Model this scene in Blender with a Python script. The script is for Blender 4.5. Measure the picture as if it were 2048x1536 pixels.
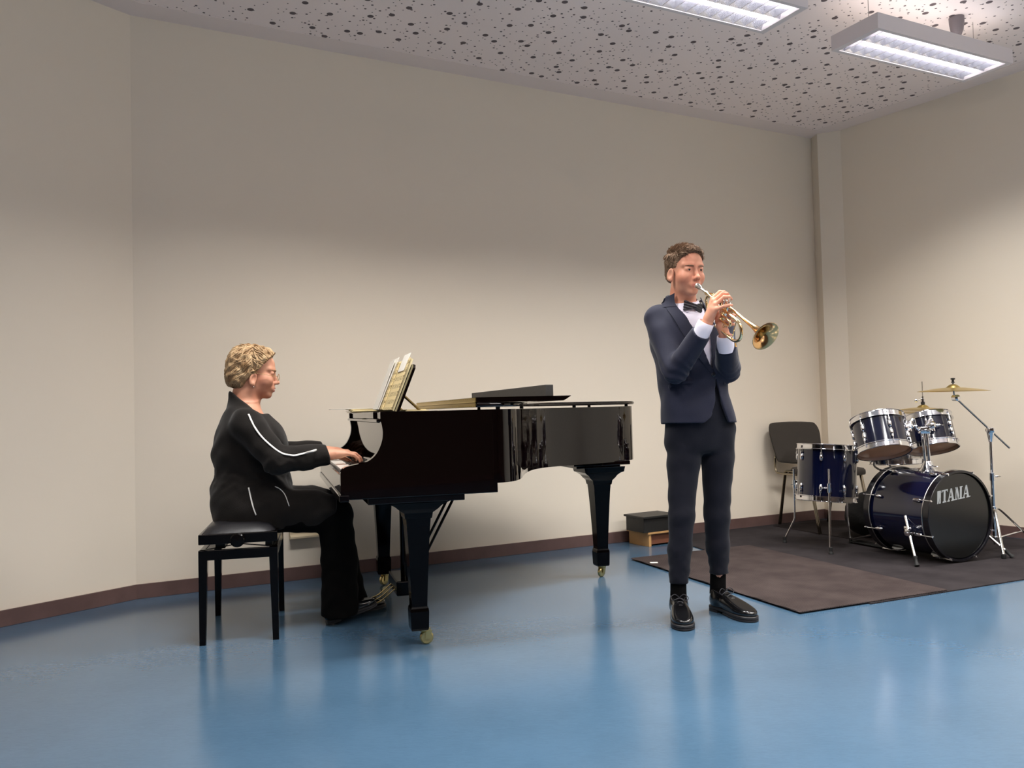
import bpy, bmesh, math, random
import numpy as np
from mathutils import Vector, Matrix, noise as mnoise
random.seed(7); rng = np.random.default_rng(11)
sc = bpy.context.scene
for o in list(bpy.data.objects): bpy.data.objects.remove(o)
COL = sc.collection
R = math.radians

# ------------------------------------------------------------------ camera, world, exposure
cam_d = bpy.data.cameras.new('camera'); cam = bpy.data.objects.new('camera', cam_d); COL.objects.link(cam)
cam_d.sensor_width = 36.0; cam_d.lens = 36.0*1660/2048; cam_d.clip_start = .05
PITCH, ROLL, CAMH = R(1.79), R(1.45), .98
fw = Vector((0, math.cos(PITCH), math.sin(PITCH))); rt0 = Vector((1,0,0)); up0 = rt0.cross(fw)
rt = math.cos(ROLL)*rt0 - math.sin(ROLL)*up0; up = math.sin(ROLL)*rt0 + math.cos(ROLL)*up0
m = Matrix((rt, up, -fw)).transposed().to_4x4(); m.translation = (0,0,CAMH); cam.matrix_world = m
sc.camera = cam
w = bpy.data.worlds.new('world'); sc.world = w; w.use_nodes = True
w.node_tree.nodes['Background'].inputs[0].default_value = (.9,.92,1,1); w.node_tree.nodes['Background'].inputs[1].default_value = .05
sc.view_settings.view_transform = 'Standard'; sc.view_settings.look = 'None'
sc.view_settings.exposure = 0.0; sc.view_settings.gamma = 1.0; sc.view_settings.use_curve_mapping = False

# ------------------------------------------------------------------ materials
def lin(c):
    return tuple(((x/255)/12.92 if x/255 <= .04045 else ((x/255+.055)/1.055)**2.4) for x in c)
def mat(name, rgb, rough=.5, metal=0., spec=.5, coat=0., bump=None, mottle=None, coord='Object', sheen=0., ior=None, emit=None, sss=0.):
    """rgb 0-255 sRGB. bump=(scale,strength[,detail]); mottle=(scale, amount[, rgb2])."""
    m = bpy.data.materials.new(name); m.use_nodes = True; nt = m.node_tree; b = nt.nodes['Principled BSDF']
    c = lin(rgb); b.inputs['Base Color'].default_value = (*c,1); b.inputs['Roughness'].default_value = rough
    b.inputs['Metallic'].default_value = metal; b.inputs['Specular IOR Level'].default_value = spec
    b.inputs['Coat Weight'].default_value = coat; b.inputs['Coat Roughness'].default_value = .03
    b.inputs['Sheen Weight'].default_value = sheen
    if sss: b.inputs['Subsurface Weight'].default_value = sss; b.inputs['Subsurface Radius'].default_value = (.01,.004,.002); b.inputs['Subsurface Scale'].default_value = 1
    if ior: b.inputs['IOR'].default_value = ior
    if emit: b.inputs['Emission Color'].default_value = (*lin(emit[0]),1); b.inputs['Emission Strength'].default_value = emit[1]
    if bump or mottle:
        tc = nt.nodes.new('ShaderNodeTexCoord')
    if mottle:
        n = nt.nodes.new('ShaderNodeTexNoise'); n.inputs['Scale'].default_value = mottle[0]; n.inputs['Detail'].default_value = 6
        nt.links.new(tc.outputs[coord], n.inputs['Vector'])
        mx = nt.nodes.new('ShaderNodeMix'); mx.data_type = 'RGBA'
        c2 = lin(mottle[2]) if len(mottle) > 2 else tuple(x*(1-mottle[1]) for x in c)
        mx.inputs[6].default_value = (*c,1); mx.inputs[7].default_value = (*c2,1)
        rp = nt.nodes.new('ShaderNodeMapRange'); rp.inputs[1].default_value = .35; rp.inputs[2].default_value = .65
        nt.links.new(n.outputs[0], rp.inputs[0]); nt.links.new(rp.outputs[0], mx.inputs[0]); nt.links.new(mx.outputs[2], b.inputs['Base Color'])
    if bump:
        n = nt.nodes.new('ShaderNodeTexNoise'); n.inputs['Scale'].default_value = bump[0]; n.inputs['Detail'].default_value = bump[2] if len(bump) > 2 else 3
        nt.links.new(tc.outputs[coord], n.inputs['Vector'])
        bp = nt.nodes.new('ShaderNodeBump'); bp.inputs['Strength'].default_value = bump[1]; bp.inputs['Distance'].default_value = .01
        nt.links.new(n.outputs[0], bp.inputs['Height']); nt.links.new(bp.outputs[0], b.inputs['Normal'])
    return m

M = {}
M['wall'] = mat('wall_paint', (233,222,205), .75, spec=.25, bump=(220,.025))
M['ceil_plain'] = mat('ceiling_plaster', (240,228,224), .9, spec=.2)
M['base'] = mat('baseboard_brown', (104,80,76), .45, mottle=(9,.2), bump=(40,.05))
M['piano'] = mat('black_piano_lacquer', (6,2,2), .03, spec=.4)
M['piano_satin'] = mat('black_satin', (12,11,11), .25)
M['brass'] = mat('brass', (196,160,84), .28, 1.)
M['chrome'] = mat('chrome', (225,225,228), .09, 1.)
M['steel'] = mat('brushed_steel', (180,178,175), .22, 1.)
M['rubber'] = mat('black_rubber', (16,16,17), .7)
M['ivory'] = mat('white_key_plastic', (232,226,216), .18)
M['ebony'] = mat('black_key_plastic', (10,10,10), .2)
M['drum'] = mat('dark_blue_wrap', (7,12,38), .12, coat=.4, mottle=(3,.35))
M['plastic'] = mat('black_plastic', (14,14,15), .4)

# ------------------------------------------------------------------ objects
ORG = {}          # frame position of each thing's base
def tag(o, label=None, cat=None, group=None, kind=None):
    if label: o['label'] = label
    if cat: o['category'] = cat
    if group: o['group'] = group
    if kind: o['kind'] = kind
    return o
class Frame:
    def __init__(s, loc, rz): s.loc = Vector(loc); s.rz = rz
    def w(s, p): return s.loc + Matrix.Rotation(s.rz,3,'Z') @ Vector(p)
WORLD = Frame((0,0,0), 0)
PF = Frame((-.41,3.54,0), R(16))     # the piano's own axes: x towards the tail, y away from the camera
def thing(name, label, cat, base=(0,0,0), frame=WORLD, group=None):
    o = bpy.data.objects.new(name, None); COL.objects.link(o); o.empty_display_size = .1
    o.location = frame.w(base); o.rotation_euler = (0,0,frame.rz); ORG[o.name] = Vector(base)
    return tag(o, label, cat, group)
def root_of(p):
    while p.parent: p = p.parent
    return p
def obj(name, verts, faces, material, parent=None, smooth=False, base=None, frame=WORLD, label=None, mats=None, fmat=None, sharp=None):
    """verts are in the frame's coordinates; with a parent they are in the coordinates of its thing's frame."""
    if parent is not None:
        off = ORG[root_of(parent).name]
    else: off = Vector(base) if base is not None else Vector((0,0,0))
    v = np.asarray(verts, float).reshape(-1,3) - np.array(off)
    me = bpy.data.meshes.new(name); me.from_pydata([tuple(x) for x in v], [], [tuple(int(i) for i in f) for f in faces])
    ml = mats or [material]
    for mm in ml: me.materials.append(M[mm] if isinstance(mm,str) else mm)
    if fmat is not None: me.polygons.foreach_set('material_index', np.asarray(fmat, dtype=np.int32))
    if smooth is True: me.polygons.foreach_set('use_smooth', [True]*len(me.polygons))
    elif smooth: 
        me.polygons.foreach_set('use_smooth', [True]*len(me.polygons)); me.update()
        me.set_sharp_from_angle(angle=R(smooth))
    me.update()
    o = bpy.data.objects.new(name, me); COL.objects.link(o)
    if parent is not None: o.parent = parent
    else:
        o.location = frame.w(off); o.rotation_euler = (0,0,frame.rz); ORG[o.name] = off
    if label: o['label'] = label
    return o

class MB:
    """collects shapes into ONE mesh"""
    def __init__(s): s.v = []; s.f = []; s.n = 0
    def add(s, v, f):
        v = np.asarray(v, float).reshape(-1,3); s.v.append(v); s.f += [tuple(i+s.n for i in q) for q in f]; s.n += len(v); return s
    def box(s, lo, hi, T=None, bev=0.):
        lo = np.array(lo,float); hi = np.array(hi,float)
        if bev > 0:
            bm = bmesh.new(); bmesh.ops.create_cube(bm, size=1)
            for v in bm.verts: v.co = Vector([(lo[i]+hi[i])/2 + v.co[i]*(hi[i]-lo[i]) for i in range(3)])
            bmesh.ops.bevel(bm, geom=bm.edges[:]+bm.verts[:], offset=bev, segments=2, affect='EDGES', profile=.5)
            return s.bm(bm, T)
        v = [(x,y,z) for z in (lo[2],hi[2]) for y in (lo[1],hi[1]) for x in (lo[0],hi[0])]
        return s.add(xf(v,T), [(0,2,3,1),(4,5,7,6),(0,1,5,4),(2,6,7,3),(0,4,6,2),(1,3,7,5)])
    def bm(s, bm, T=None):
        bm.verts.index_update(); v = [tuple(x.co) for x in bm.verts]; f = [tuple(x.index for x in q.verts) for q in bm.faces]; bm.free()
        return s.add(xf(v,T), f)
    def prism(s, pts, z0, z1, T=None):       # polygon (x,y) extruded in z; T maps it
        n = len(pts); a = sum(pts[i][0]*pts[(i+1)%n][1]-pts[(i+1)%n][0]*pts[i][1] for i in range(n))
        if a < 0: pts = pts[::-1]
        v = [(x,y,z0) for x,y in pts]+[(x,y,z1) for x,y in pts]
        f = [tuple(range(n))[::-1], tuple(range(n,2*n))]+[(i,(i+1)%n,n+(i+1)%n,n+i) for i in range(n)]
        return s.add(xf(v,T), f)
    def lathe(s, prof, seg=32, T=None, closed=False):     # prof: (r,z) list, axis z
        v = []; f = []
        for r_,z in prof:
            for k in range(seg): a = 2*math.pi*k/seg; v.append((r_*math.cos(a), r_*math.sin(a), z))
        n = len(prof)
        for i in range(n-1 if not closed else n):
            j = (i+1)%n
            for k in range(seg): k2 = (k+1)%seg; f.append((i*seg+k, i*seg+k2, j*seg+k2, j*seg+k))
        if not closed:
            if prof[0][0] > 1e-6: f.append(tuple(range(seg))[::-1])
            if prof[-1][0] > 1e-6: f.append(tuple((n-1)*seg+k for k in range(seg)))
        return s.add(xf(v,T), f)
    def tube(s, path, rad, seg=10, cap=True, flat=None):
        """rad: number or list; path smoothed beforehand"""
        P = np.array(path,float); n = len(P); rd = np.full(n, rad, float) if np.isscalar(rad) else np.array(rad,float)
        t = np.gradient(P, axis=0); t /= np.linalg.norm(t,axis=1)[:,None]+1e-12
        u = np.cross(t[0], (0,0,1)); 
        if np.linalg.norm(u) < .1: u = np.cross(t[0], (0,1,0))
        u /= np.linalg.norm(u); v = []; 
        for i in range(n):
            u = u - t[i]*(u@t[i]); u /= np.linalg.norm(u); w_ = np.cross(t[i],u)
            for k in range(seg):
                a = 2*math.pi*k/seg; fl = flat or 1.
                v.append(P[i]+rd[i]*(math.cos(a)*u+math.sin(a)*w_*fl))
        f = [(i*seg+k, i*seg+(k+1)%seg, (i+1)*seg+(k+1)%seg, (i+1)*seg+k) for i in range(n-1) for k in range(seg)]
        if cap: f += [tuple(range(seg))[::-1], tuple((n-1)*seg+k for k in range(seg))]
        return s.add(v,f)
    def sphere(s, c, r_, seg=16, rings=10, T=None):
        r3 = np.array([r_]*3 if np.isscalar(r_) else r_, float); v = [(0,0,1)]; 
        for i in range(1,rings):
            th = math.pi*i/rings
            for k in range(seg): a = 2*math.pi*k/seg; v.append((math.sin(th)*math.cos(a), math.sin(th)*math.sin(a), math.cos(th)))
        v.append((0,0,-1)); L = len(v)-1; f = [(0,1+k,1+(k+1)%seg) for k in range(seg)]
        for i in range(rings-2):
            for k in range(seg): a=1+i*seg; f.append((a+k,a+seg+k,a+seg+(k+1)%seg,a+(k+1)%seg))
        a = 1+(rings-2)*seg; f += [(a+k,L,a+(k+1)%seg) for k in range(seg)]
        return s.add(xf(np.array(v)*r3, T)+np.array(c), f)
    def build(s, name, material, parent=None, **k):
        return obj(name, np.concatenate(s.v), s.f, material, parent, **k)
def xf(v, T):
    v = np.asarray(v,float).reshape(-1,3)
    if T is None: return v
    T = np.array(T); 
    return v@T[:3,:3].T + T[:3,3]
def TR(loc=(0,0,0), zdir=None, rz=0., xdir=None, scale=1.):
    """transform whose z axis is zdir, placed at loc"""
    z = Vector(zdir).normalized() if zdir is not None else Vector((0,0,1))
    if xdir is not None: x = Vector(xdir); x = (x - z*x.dot(z)).normalized()
    else:
        h = Vector((1,0,0)) if abs(z.x) < .9 else Vector((0,1,0)); x = (h - z*h.dot(z)).normalized()
    y = z.cross(x)
    m_ = Matrix((x,y,z)).transposed().to_4x4() @ Matrix.Rotation(rz,4,'Z') @ Matrix.Scale(scale,4); m_.translation = loc
    return m_
def smooth_path(pts, n=6):
    P = np.array(pts,float); out = []
    Q = np.vstack([2*P[0]-P[1], P, 2*P[-1]-P[-2]])
    for i in range(1,len(Q)-2):
        for k in range(n):
            t = k/n; a,b,c,d = Q[i-1],Q[i],Q[i+1],Q[i+2]
            out.append(.5*((2*b)+(-a+c)*t+(2*a-5*b+4*c-d)*t*t+(-a+3*b-3*c+d)*t**3))
    out.append(P[-1]); return np.array(out)

# ------------------------------------------------------------------ implicit-surface modelling (for bodies and clothes)
def smin(a,b,k):
    h = np.clip(.5+.5*(b-a)/k,0,1); return b+(a-b)*h-k*h*(1-h)
def smax(a,b,k): return -smin(-a,-b,k)
def d_cap(p,a,b,ra,rb=None):
    rb = ra if rb is None else rb; a = np.array(a,float); b = np.array(b,float); ab = b-a
    t = np.clip(((p-a)@ab)/(ab@ab+1e-12),0,1); return np.linalg.norm(p-a-t[:,None]*ab,axis=1)-(ra+t*(rb-ra))
def d_ell(p,c,r,Rm=None):
    q = p-np.array(c,float)
    if Rm is not None: q = q@np.array(Rm)          # columns of Rm are the axes
    r = np.array(r,float); k0 = np.linalg.norm(q/r,axis=1); k1 = np.linalg.norm(q/(r*r),axis=1)+1e-9
    return k0*(k0-1)/k1
def d_box(p,c,h,rad,Rm=None):
    q = p-np.array(c,float)
    if Rm is not None: q = q@np.array(Rm)
    q = np.abs(q)-(np.array(h,float)-rad); return np.linalg.norm(np.maximum(q,0),axis=1)+np.minimum(q.max(axis=1),0)-rad
def d_loft(p, rows, e=2.3):
    """rows: (z, cx, cy, rx, ry) from low to high; elliptical sections, flat ends"""
    r_ = np.array(rows,float); z = p[:,2]; zc = np.clip(z,r_[0,0],r_[-1,0])
    I = lambda k: np.interp(zc,r_[:,0],r_[:,k])
    rx,ry = I(3),I(4); x = np.abs(p[:,0]-I(1))/rx; y = np.abs(p[:,1]-I(2))/ry
    k = (x**e+y**e+1e-12)**(1/e); d = (k-1)*np.minimum(rx,ry)
    return np.maximum(d, np.maximum(r_[0,0]-z, z-r_[-1,0]))
def resample(rows, n=5):
    return smooth_path(rows, n)
def rotz(p, c, a):
    q = p-np.array(c,float); ca,sa = math.cos(a),math.sin(a)
    return np.stack([ca*q[:,0]+sa*q[:,1], -sa*q[:,0]+ca*q[:,1], q[:,2]],1)
def isomesh(fn, lo, hi, h, relax=1):
    lo = np.array(lo,float); S = 16; n = np.ceil((np.array(hi)-lo)/(h*S)).astype(int)
    g = np.stack(np.meshgrid(*[np.arange(k) for k in n], indexing='ij'),-1).reshape(-1,3)*S
    s = S
    while True:
        c = lo+(g+s/2)*h; d = fn(c); g = g[np.abs(d) < s*h*.87*1.7+.002]
        if s == 1: break
        s //= 2; off = np.array([(i,j,k) for i in (0,1) for j in (0,1) for k in (0,1)])*s
        g = (g[:,None,:]+off).reshape(-1,3)
    N = n*S+2; key = lambda q: (q[...,0]*N[1]+q[...,1])*N[2]+q[...,2]
    off = np.array([(i,j,k) for i in (0,1) for j in (0,1) for k in (0,1)])
    ck = key(g[:,None,:]+off); uk,inv = np.unique(ck, return_inverse=True); inv = inv.reshape(ck.shape)
    q = np.stack([uk//(N[1]*N[2]), (uk//N[2])%N[1], uk%N[2]],1); val = fn(lo+q*h)
    cv = val[inv]; act = (cv.min(1) < 0) & (cv.max(1) >= 0); g = g[act]; cv = cv[act]
    E = [(a,b) for a in range(8) for b in range(a+1,8) if np.abs(off[a]-off[b]).sum() == 1]
    acc = np.zeros((len(g),3)); cnt = np.zeros(len(g))
    for a,b in E:
        va,vb = cv[:,a],cv[:,b]; mk = (va < 0) != (vb < 0); t = np.where(mk, va/(va-vb+1e-20), 0)
        acc += np.where(mk[:,None], off[a]+t[:,None]*(off[b]-off[a]), 0); cnt += mk
    P = lo+(g+acc/cnt[:,None])*h
    gk = key(g); order = np.argsort(gk); sk = gk[order]
    def find(qk):
        i = np.searchsorted(sk,qk); i = np.clip(i,0,len(sk)-1); ok = sk[i] == qk; return order[i],ok
    F = []
    for ax in range(3):
        e = np.zeros(3,int); e[ax] = 1; b,c = (ax+1)%3,(ax+2)%3; eb = np.zeros(3,int); eb[b] = 1; ec = np.zeros(3,int); ec[c] = 1
        i1 = int(e@np.array([4,2,1])); mk = (cv[:,0] < 0) != (cv[:,i1] < 0); gg = g[mk]; sg = cv[mk,0] < 0
        idx = []; okk = np.ones(len(gg),bool)
        for o_ in (0*e, -eb, -eb-ec, -ec):
            i,ok = find(key(gg+o_)); idx.append(i); okk &= ok & np.all(gg+o_ >= 0,axis=1)
        qd = np.stack(idx,1); qd[~sg] = qd[~sg][:,::-1]; F.append(qd[okk])
    F = np.concatenate(F)
    for _ in range(relax):
        s_ = np.zeros_like(P); k_ = np.zeros(len(P))
        for a in range(4):
            b = (a+1)%4; np.add.at(s_,F[:,a],P[F[:,b]]); np.add.at(k_,F[:,a],1); np.add.at(s_,F[:,b],P[F[:,a]]); np.add.at(k_,F[:,b],1)
        P = np.where(k_[:,None] > 0, .5*P+.5*s_/np.maximum(k_,1)[:,None], P)
    return P,F
# ------------------------------------------------------------------ ceiling lamps (the light of the room)
LZ = 2.95; LDIR = Vector((.894,.448,0)).normalized(); LANG = math.atan2(LDIR.y, LDIR.x)
M['lamp_body'] = mat('lamp_housing', (222,214,214), .5)
M['louvre'] = mat('louvre_aluminium', (196,196,202), .22, .75)
M['tube_glow'] = mat('fluorescent_tube', (255,255,255), .4, emit=((250,250,255), 14.))
def make_lamp():
    t = thing('ceiling_lamp', 'x', 'lamp', (0,0,0))
    L,W,Hh = .572,.156,.085
    b = MB()
    for y0,y1 in ((-W,-W+.022),(W-.022,W)): b.box((-L,y0,0),(L,y1,Hh))
    for x0,x1 in ((-L,-L+.035),(L-.035,L)): b.box((x0,-W+.022,.0003),(x1,W-.022,Hh-.006))
    b.box((-L,-W+.022,Hh-.006),(L,W-.022,Hh))
    b.build('lamp_housing','lamp_body',t)
    lo = MB()
    for k in range(3):                      # V-shaped reflectors along the lamp
        y = (-1,0,1)[k]*(W-.024)
        for sgn in ((1,),(1,-1),(-1,))[k]:
            lo.add([(-L+.036,y,.006),(L-.036,y,.006),(L-.036,y+sgn*.022,.05),(-L+.036,y+sgn*.022,.05)], [(0,1,2,3)])
    nb = 14
    for k in range(nb):
        x = -L+.036+(k+.5)*(2*L-.072)/nb
        for y0,y1 in ((-W+.026,-.003),(.003,W-.026)):
            ym = (y0+y1)/2       # blade with a scooped upper edge
            pts = [(y0,.005),(y1,.005),(y1,.048),((y1+ym)/2,.036),(ym,.032),((y0+ym)/2,.036),(y0,.048)]
            lo.prism(pts,-.0015,.0015, Matrix(((0,0,1,x),(1,0,0,0),(0,1,0,0),(0,0,0,1))))
    lo.build('louvre_grid','louvre',t)
    for y in (-.071,.071):
        MB().tube([(-L+.045,y,.06),(L-.045,y,.06)],.013,14).build('fluorescent_tube','tube_glow',t, smooth=40)
    for x in (-.45,.45): MB().tube([(x,0,Hh),(x,0,3.24-LZ)],.0022,6).build('suspension_wire','steel',t)
    c = MB().lathe([(.006,Hh-.002),(.008,Hh+.07),(.018,Hh+.085),(.034,Hh+.125),(.041,Hh+.17),(.042,3.24-LZ)],20,TR((.30,.0,0)))
    c.build('cable_cup','cup',t, smooth=40)
    return t
M['cup'] = mat('grey_cable_cup', (120,112,116), .5)
lamp0 = make_lamp()
def dup(root, loc, rz, label=None):
    r_ = root.copy(); COL.objects.link(r_); r_.location = loc; r_.rotation_euler = (0,0,rz)
    if label: r_['label'] = label
    for ch in list(root.children):
        c = ch.copy(); COL.objects.link(c); c.parent = r_
        for g_ in list(ch.children):
            d = g_.copy(); COL.objects.link(d); d.parent = c
    return r_
spots = [((2.424,4.724),'louvred white fluorescent ceiling lamp fully in view near the right wall',True),
         ((.947,3.973),'louvred fluorescent ceiling lamp cut off by the top of the picture',True)]
ND = Vector((LDIR.y,-LDIR.x,0))
rest = [(2.424-1.657*LDIR.x*2, 4.724-1.657*LDIR.y*2)]
for row in (1,2):
    for k in (-1,0,1,2):
        rest.append((2.424+ND.x*2.1*row-1.657*LDIR.x*k, 4.724+ND.y*2.1*row-1.657*LDIR.y*k))
for i,((x,y),lab,_) in enumerate(spots):
    if i == 0: o = lamp0; o.location = (x,y,LZ); o.rotation_euler = (0,0,LANG)
    else: o = dup(lamp0,(x,y,LZ),LANG)
    o['label'] = lab; o['group'] = 'ceiling lamps'
for x,y in rest:
    o = dup(lamp0,(x,y,LZ),LANG,'louvred fluorescent ceiling lamp outside the picture'); o['group'] = 'ceiling lamps'
LAMP_POWER = 38.
ld = bpy.data.lights.new('lamp_light','AREA'); ld.shape = 'RECTANGLE'; ld.size = 1.04; ld.size_y = .28; ld.energy = LAMP_POWER; ld.spread = R(133); ld.color = (1.,.975,.93)
lu = bpy.data.lights.new('added_ceiling_fill','AREA'); lu.shape = 'RECTANGLE'; lu.size = 1.1; lu.size_y = .31; lu.energy = 1.5; lu.color = (1.,.97,.95)      # fill added above each lamp to brighten the ceiling and upper walls
for x,y in [s[0] for s in spots]+rest:
    l = bpy.data.objects.new('lamp_light', ld); COL.objects.link(l); l.location = (x,y,LZ-.004); l.rotation_euler = (0,0,LANG)
    l = bpy.data.objects.new('added_ceiling_fill', lu); COL.objects.link(l); l.location = (x,y,LZ+.088); l.rotation_euler = (R(180),0,LANG)

# ------------------------------------------------------------------ the room
CZ = 3.24
WDIR = Vector((.885,.466)).normalized()
A0 = Vector((-2.083,4.572)); 
A1 = A0+WDIR*5.307                                    # where the boxed column starts
F1 = Vector((2.622,6.925))
RD = Vector((.568,-.823)).normalized(); RC = Vector((2.787,6.848))
def isect(p,d,q,e):
    t = ((q.x-p.x)*e.y-(q.y-p.y)*e.x)/(d.x*e.y-d.y*e.x); return p+d*t
F2 = RC
R2 = RC+RD*8.2
LD = Vector((-2.489+2.083,4.021-4.572)).normalized(); L2 = A0+LD*5.0
B1 = Vector((-4.6,-3.6)); B2 = Vector((6.2,-3.6))
poly = [L2,A0,A1,F1,F2,R2,B2,B1]
names = ['left','back','column_side','column_front','right','right_rear','rear','left_rear']
M['wall_dark'] = mat('dark_rear_wall', (96,82,72), .9, spec=.1, bump=(12,.4))  # unseen rear walls, toned dark so the piano's side reflects dark
def wall(name,a,b):
    d = (b-a).normalized(); n = Vector((d.y,-d.x)); 
    c = Vector((1,-.5)); 
    mid = (a+b)/2
    if (Vector((.5,1.5))-mid).dot(n) < 0: n = -n                # n points into the room
    t = .12; q = [a,b,b-n*t,a-n*t]
    o = MB().prism([(p.x,p.y) for p in q],-.02,CZ+.05).build('wall_'+name,'wall_dark' if 'rear' in name else 'wall'); o['kind'] = 'structure'
    e = .0
    bb = MB().prism([(p.x,p.y) for p in (a+n*.001,b+n*.001,b+n*.014,a+n*.014)],0.001,.078).build('baseboard_'+name,'base'); bb['kind'] = 'structure'
for i in range(8): wall(names[i], poly[i], poly[(i+1)%8])
# floor: blue linoleum
m_ = bpy.data.materials.new('blue_linoleum'); m_.use_nodes = True; nt = m_.node_tree; b = nt.nodes['Principled BSDF']
tc = nt.nodes.new('ShaderNodeTexCoord'); n1 = nt.nodes.new('ShaderNodeTexNoise'); n1.inputs['Scale'].default_value = 1.6; n1.inputs['Detail'].default_value = 4; n1.inputs['Roughness'].default_value = .6
mp = nt.nodes.new('ShaderNodeMapping'); mp.inputs['Scale'].default_value = (1,3.2,1); mp.inputs['Rotation'].default_value = (0,0,R(-16))
n2 = nt.nodes.new('ShaderNodeTexNoise'); n2.inputs['Scale'].default_value = 26; n2.inputs['Detail'].default_value = 4; n2.inputs['Roughness'].default_value = .7; n2.inputs['Distortion'].default_value = 1.2
nt.links.new(tc.outputs['Object'],n1.inputs['Vector']); nt.links.new(tc.outputs['Object'],mp.inputs['Vector']); nt.links.new(mp.outputs[0],n2.inputs['Vector'])
ad = nt.nodes.new('ShaderNodeMath'); ad.operation = 'MULTIPLY_ADD'; ad.inputs[1].default_value = .75; nt.links.new(n2.outputs[0],ad.inputs[0]); nt.links.new(n1.outputs[0],ad.inputs[2])
cr = nt.nodes.new('ShaderNodeValToRGB'); cr.color_ramp.elements[0].position = .55; cr.color_ramp.elements[1].position = 1.2
FA,FB = lin((60,86,108)),lin((70,97,121))
cr.color_ramp.elements[0].color = (*FA,1); cr.color_ramp.elements[1].color = (*FB,1)
nt.links.new(ad.outputs[0],cr.inputs[0]); nt.links.new(cr.outputs[0],b.inputs['Base Color'])
b.inputs['Roughness'].default_value = .17; b.inputs['Specular IOR Level'].default_value = .55
n3 = nt.nodes.new('ShaderNodeTexNoise'); n3.inputs['Scale'].default_value = 5; nt.links.new(tc.outputs['Object'],n3.inputs['Vector'])
rp = nt.nodes.new('ShaderNodeMapRange'); rp.inputs[3].default_value = .165; rp.inputs[4].default_value = .20; nt.links.new(n3.outputs[0],rp.inputs[0]); nt.links.new(rp.outputs[0],b.inputs['Roughness'])
M['floor'] = m_
o = MB().prism([(p.x,p.y) for p in poly],-.06,0).build('floor','floor'); o['kind'] = 'structure'
# ceiling: plain border all round, perforated panels inside
m_ = bpy.data.materials.new('perforated_ceiling'); m_.use_nodes = True; nt = m_.node_tree; b = nt.nodes['Principled BSDF']; b.inputs['Roughness'].default_value = .9; b.inputs['Specular IOR Level'].default_value = .2
tc = nt.nodes.new('ShaderNodeTexCoord'); prev = None
for sca,rad,gate,rnd in ((6.3,.113,.30,.8),(13.,.095,.52,1.),(24.,.10,.62,1.)):
    mp = nt.nodes.new('ShaderNodeMapping'); mp.inputs['Rotation'].default_value = (0,0,R(27.8)); mp.inputs['Location'].default_value = (sca*.37,sca*.11,0)
    v = nt.nodes.new('ShaderNodeTexVoronoi'); v.voronoi_dimensions = '2D'; v.inputs['Scale'].default_value = sca; v.inputs['Randomness'].default_value = rnd
    nt.links.new(tc.outputs['Object'],mp.inputs['Vector']); nt.links.new(mp.outputs[0],v.inputs['Vector'])
    lt = nt.nodes.new('ShaderNodeMath'); lt.operation = 'LESS_THAN'; lt.inputs[1].default_value = rad; nt.links.new(v.outputs['Distance'],lt.inputs[0])
    sp = nt.nodes.new('ShaderNodeSeparateColor'); nt.links.new(v.outputs['Color'],sp.inputs[0])
    gt = nt.nodes.new('ShaderNodeMath'); gt.operation = 'GREATER_THAN'; gt.inputs[1].default_value = gate; nt.links.new(sp.outputs[0],gt.inputs[0])
    mu = nt.nodes.new('ShaderNodeMath'); mu.operation = 'MULTIPLY'; nt.links.new(lt.outputs[0],mu.inputs[0]); nt.links.new(gt.outputs[0],mu.inputs[1])
    if prev is None: prev = mu
    else:
        mxn = nt.nodes.new('ShaderNodeMath'); mxn.operation = 'MAXIMUM'; nt.links.new(prev.outputs[0],mxn.inputs[0]); nt.links.new(mu.outputs[0],mxn.inputs[1]); prev = mxn
mx = nt.nodes.new('ShaderNodeMix'); mx.data_type = 'RGBA'; mx.inputs[6].default_value = (*lin((248,236,233)),1); mx.inputs[7].default_value = (*lin((108,98,100)),1)
nt.links.new(prev.outputs[0],mx.inputs[0]); nt.links.new(mx.outputs[2],b.inputs['Base Color'])
bp = nt.nodes.new('ShaderNodeBump'); bp.invert = True; bp.inputs['Distance'].default_value = .01; bp.inputs['Strength'].default_value = .6; nt.links.new(prev.outputs[0],bp.inputs['Height']); nt.links.new(bp.outputs[0],b.inputs['Normal'])
M['ceil'] = m_
o = MB().prism([(p.x,p.y) for p in poly],CZ+.0015,CZ+.06).build('ceiling','ceil'); o['kind'] = 'structure'
def inset(poly,d):
    n = len(poly); out = []
    ar = sum(poly[i].x*poly[(i+1)%n].y-poly[(i+1)%n].x*poly[i].y for i in range(n)); sg = 1 if ar > 0 else -1
    for i in range(n):
        a,b_,c = poly[i-1],poly[i],poly[(i+1)%n]; d1 = (b_-a).normalized(); d2 = (c-b_).normalized()
        n1_ = Vector((-d1.y,d1.x))*sg*d; n2_ = Vector((-d2.y,d2.x))*sg*d; out.append(isect(a+n1_,d1,b_+n2_,d2))
    return out
big = [L2,A0,isect(A0,WDIR,RC,RD),R2,B2,B1]; inn = inset(big,.17)
bd = MB()
for i in range(6):
    j = (i+1)%6; q = [big[i],big[j],inn[j],inn[i]]; bd.prism([(p.x,p.y) for p in q],CZ-.001,CZ+.0012)
o = bd.build('trim_ceiling_border','ceil_plain'); o['kind'] = 'structure'
# beige cable trunking with sockets on the back wall behind the stool
def on_wall(t,z,off=0.): p = A0+WDIR*t+Vector((.466,-.885))*off; return (p.x,p.y,z)

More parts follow.
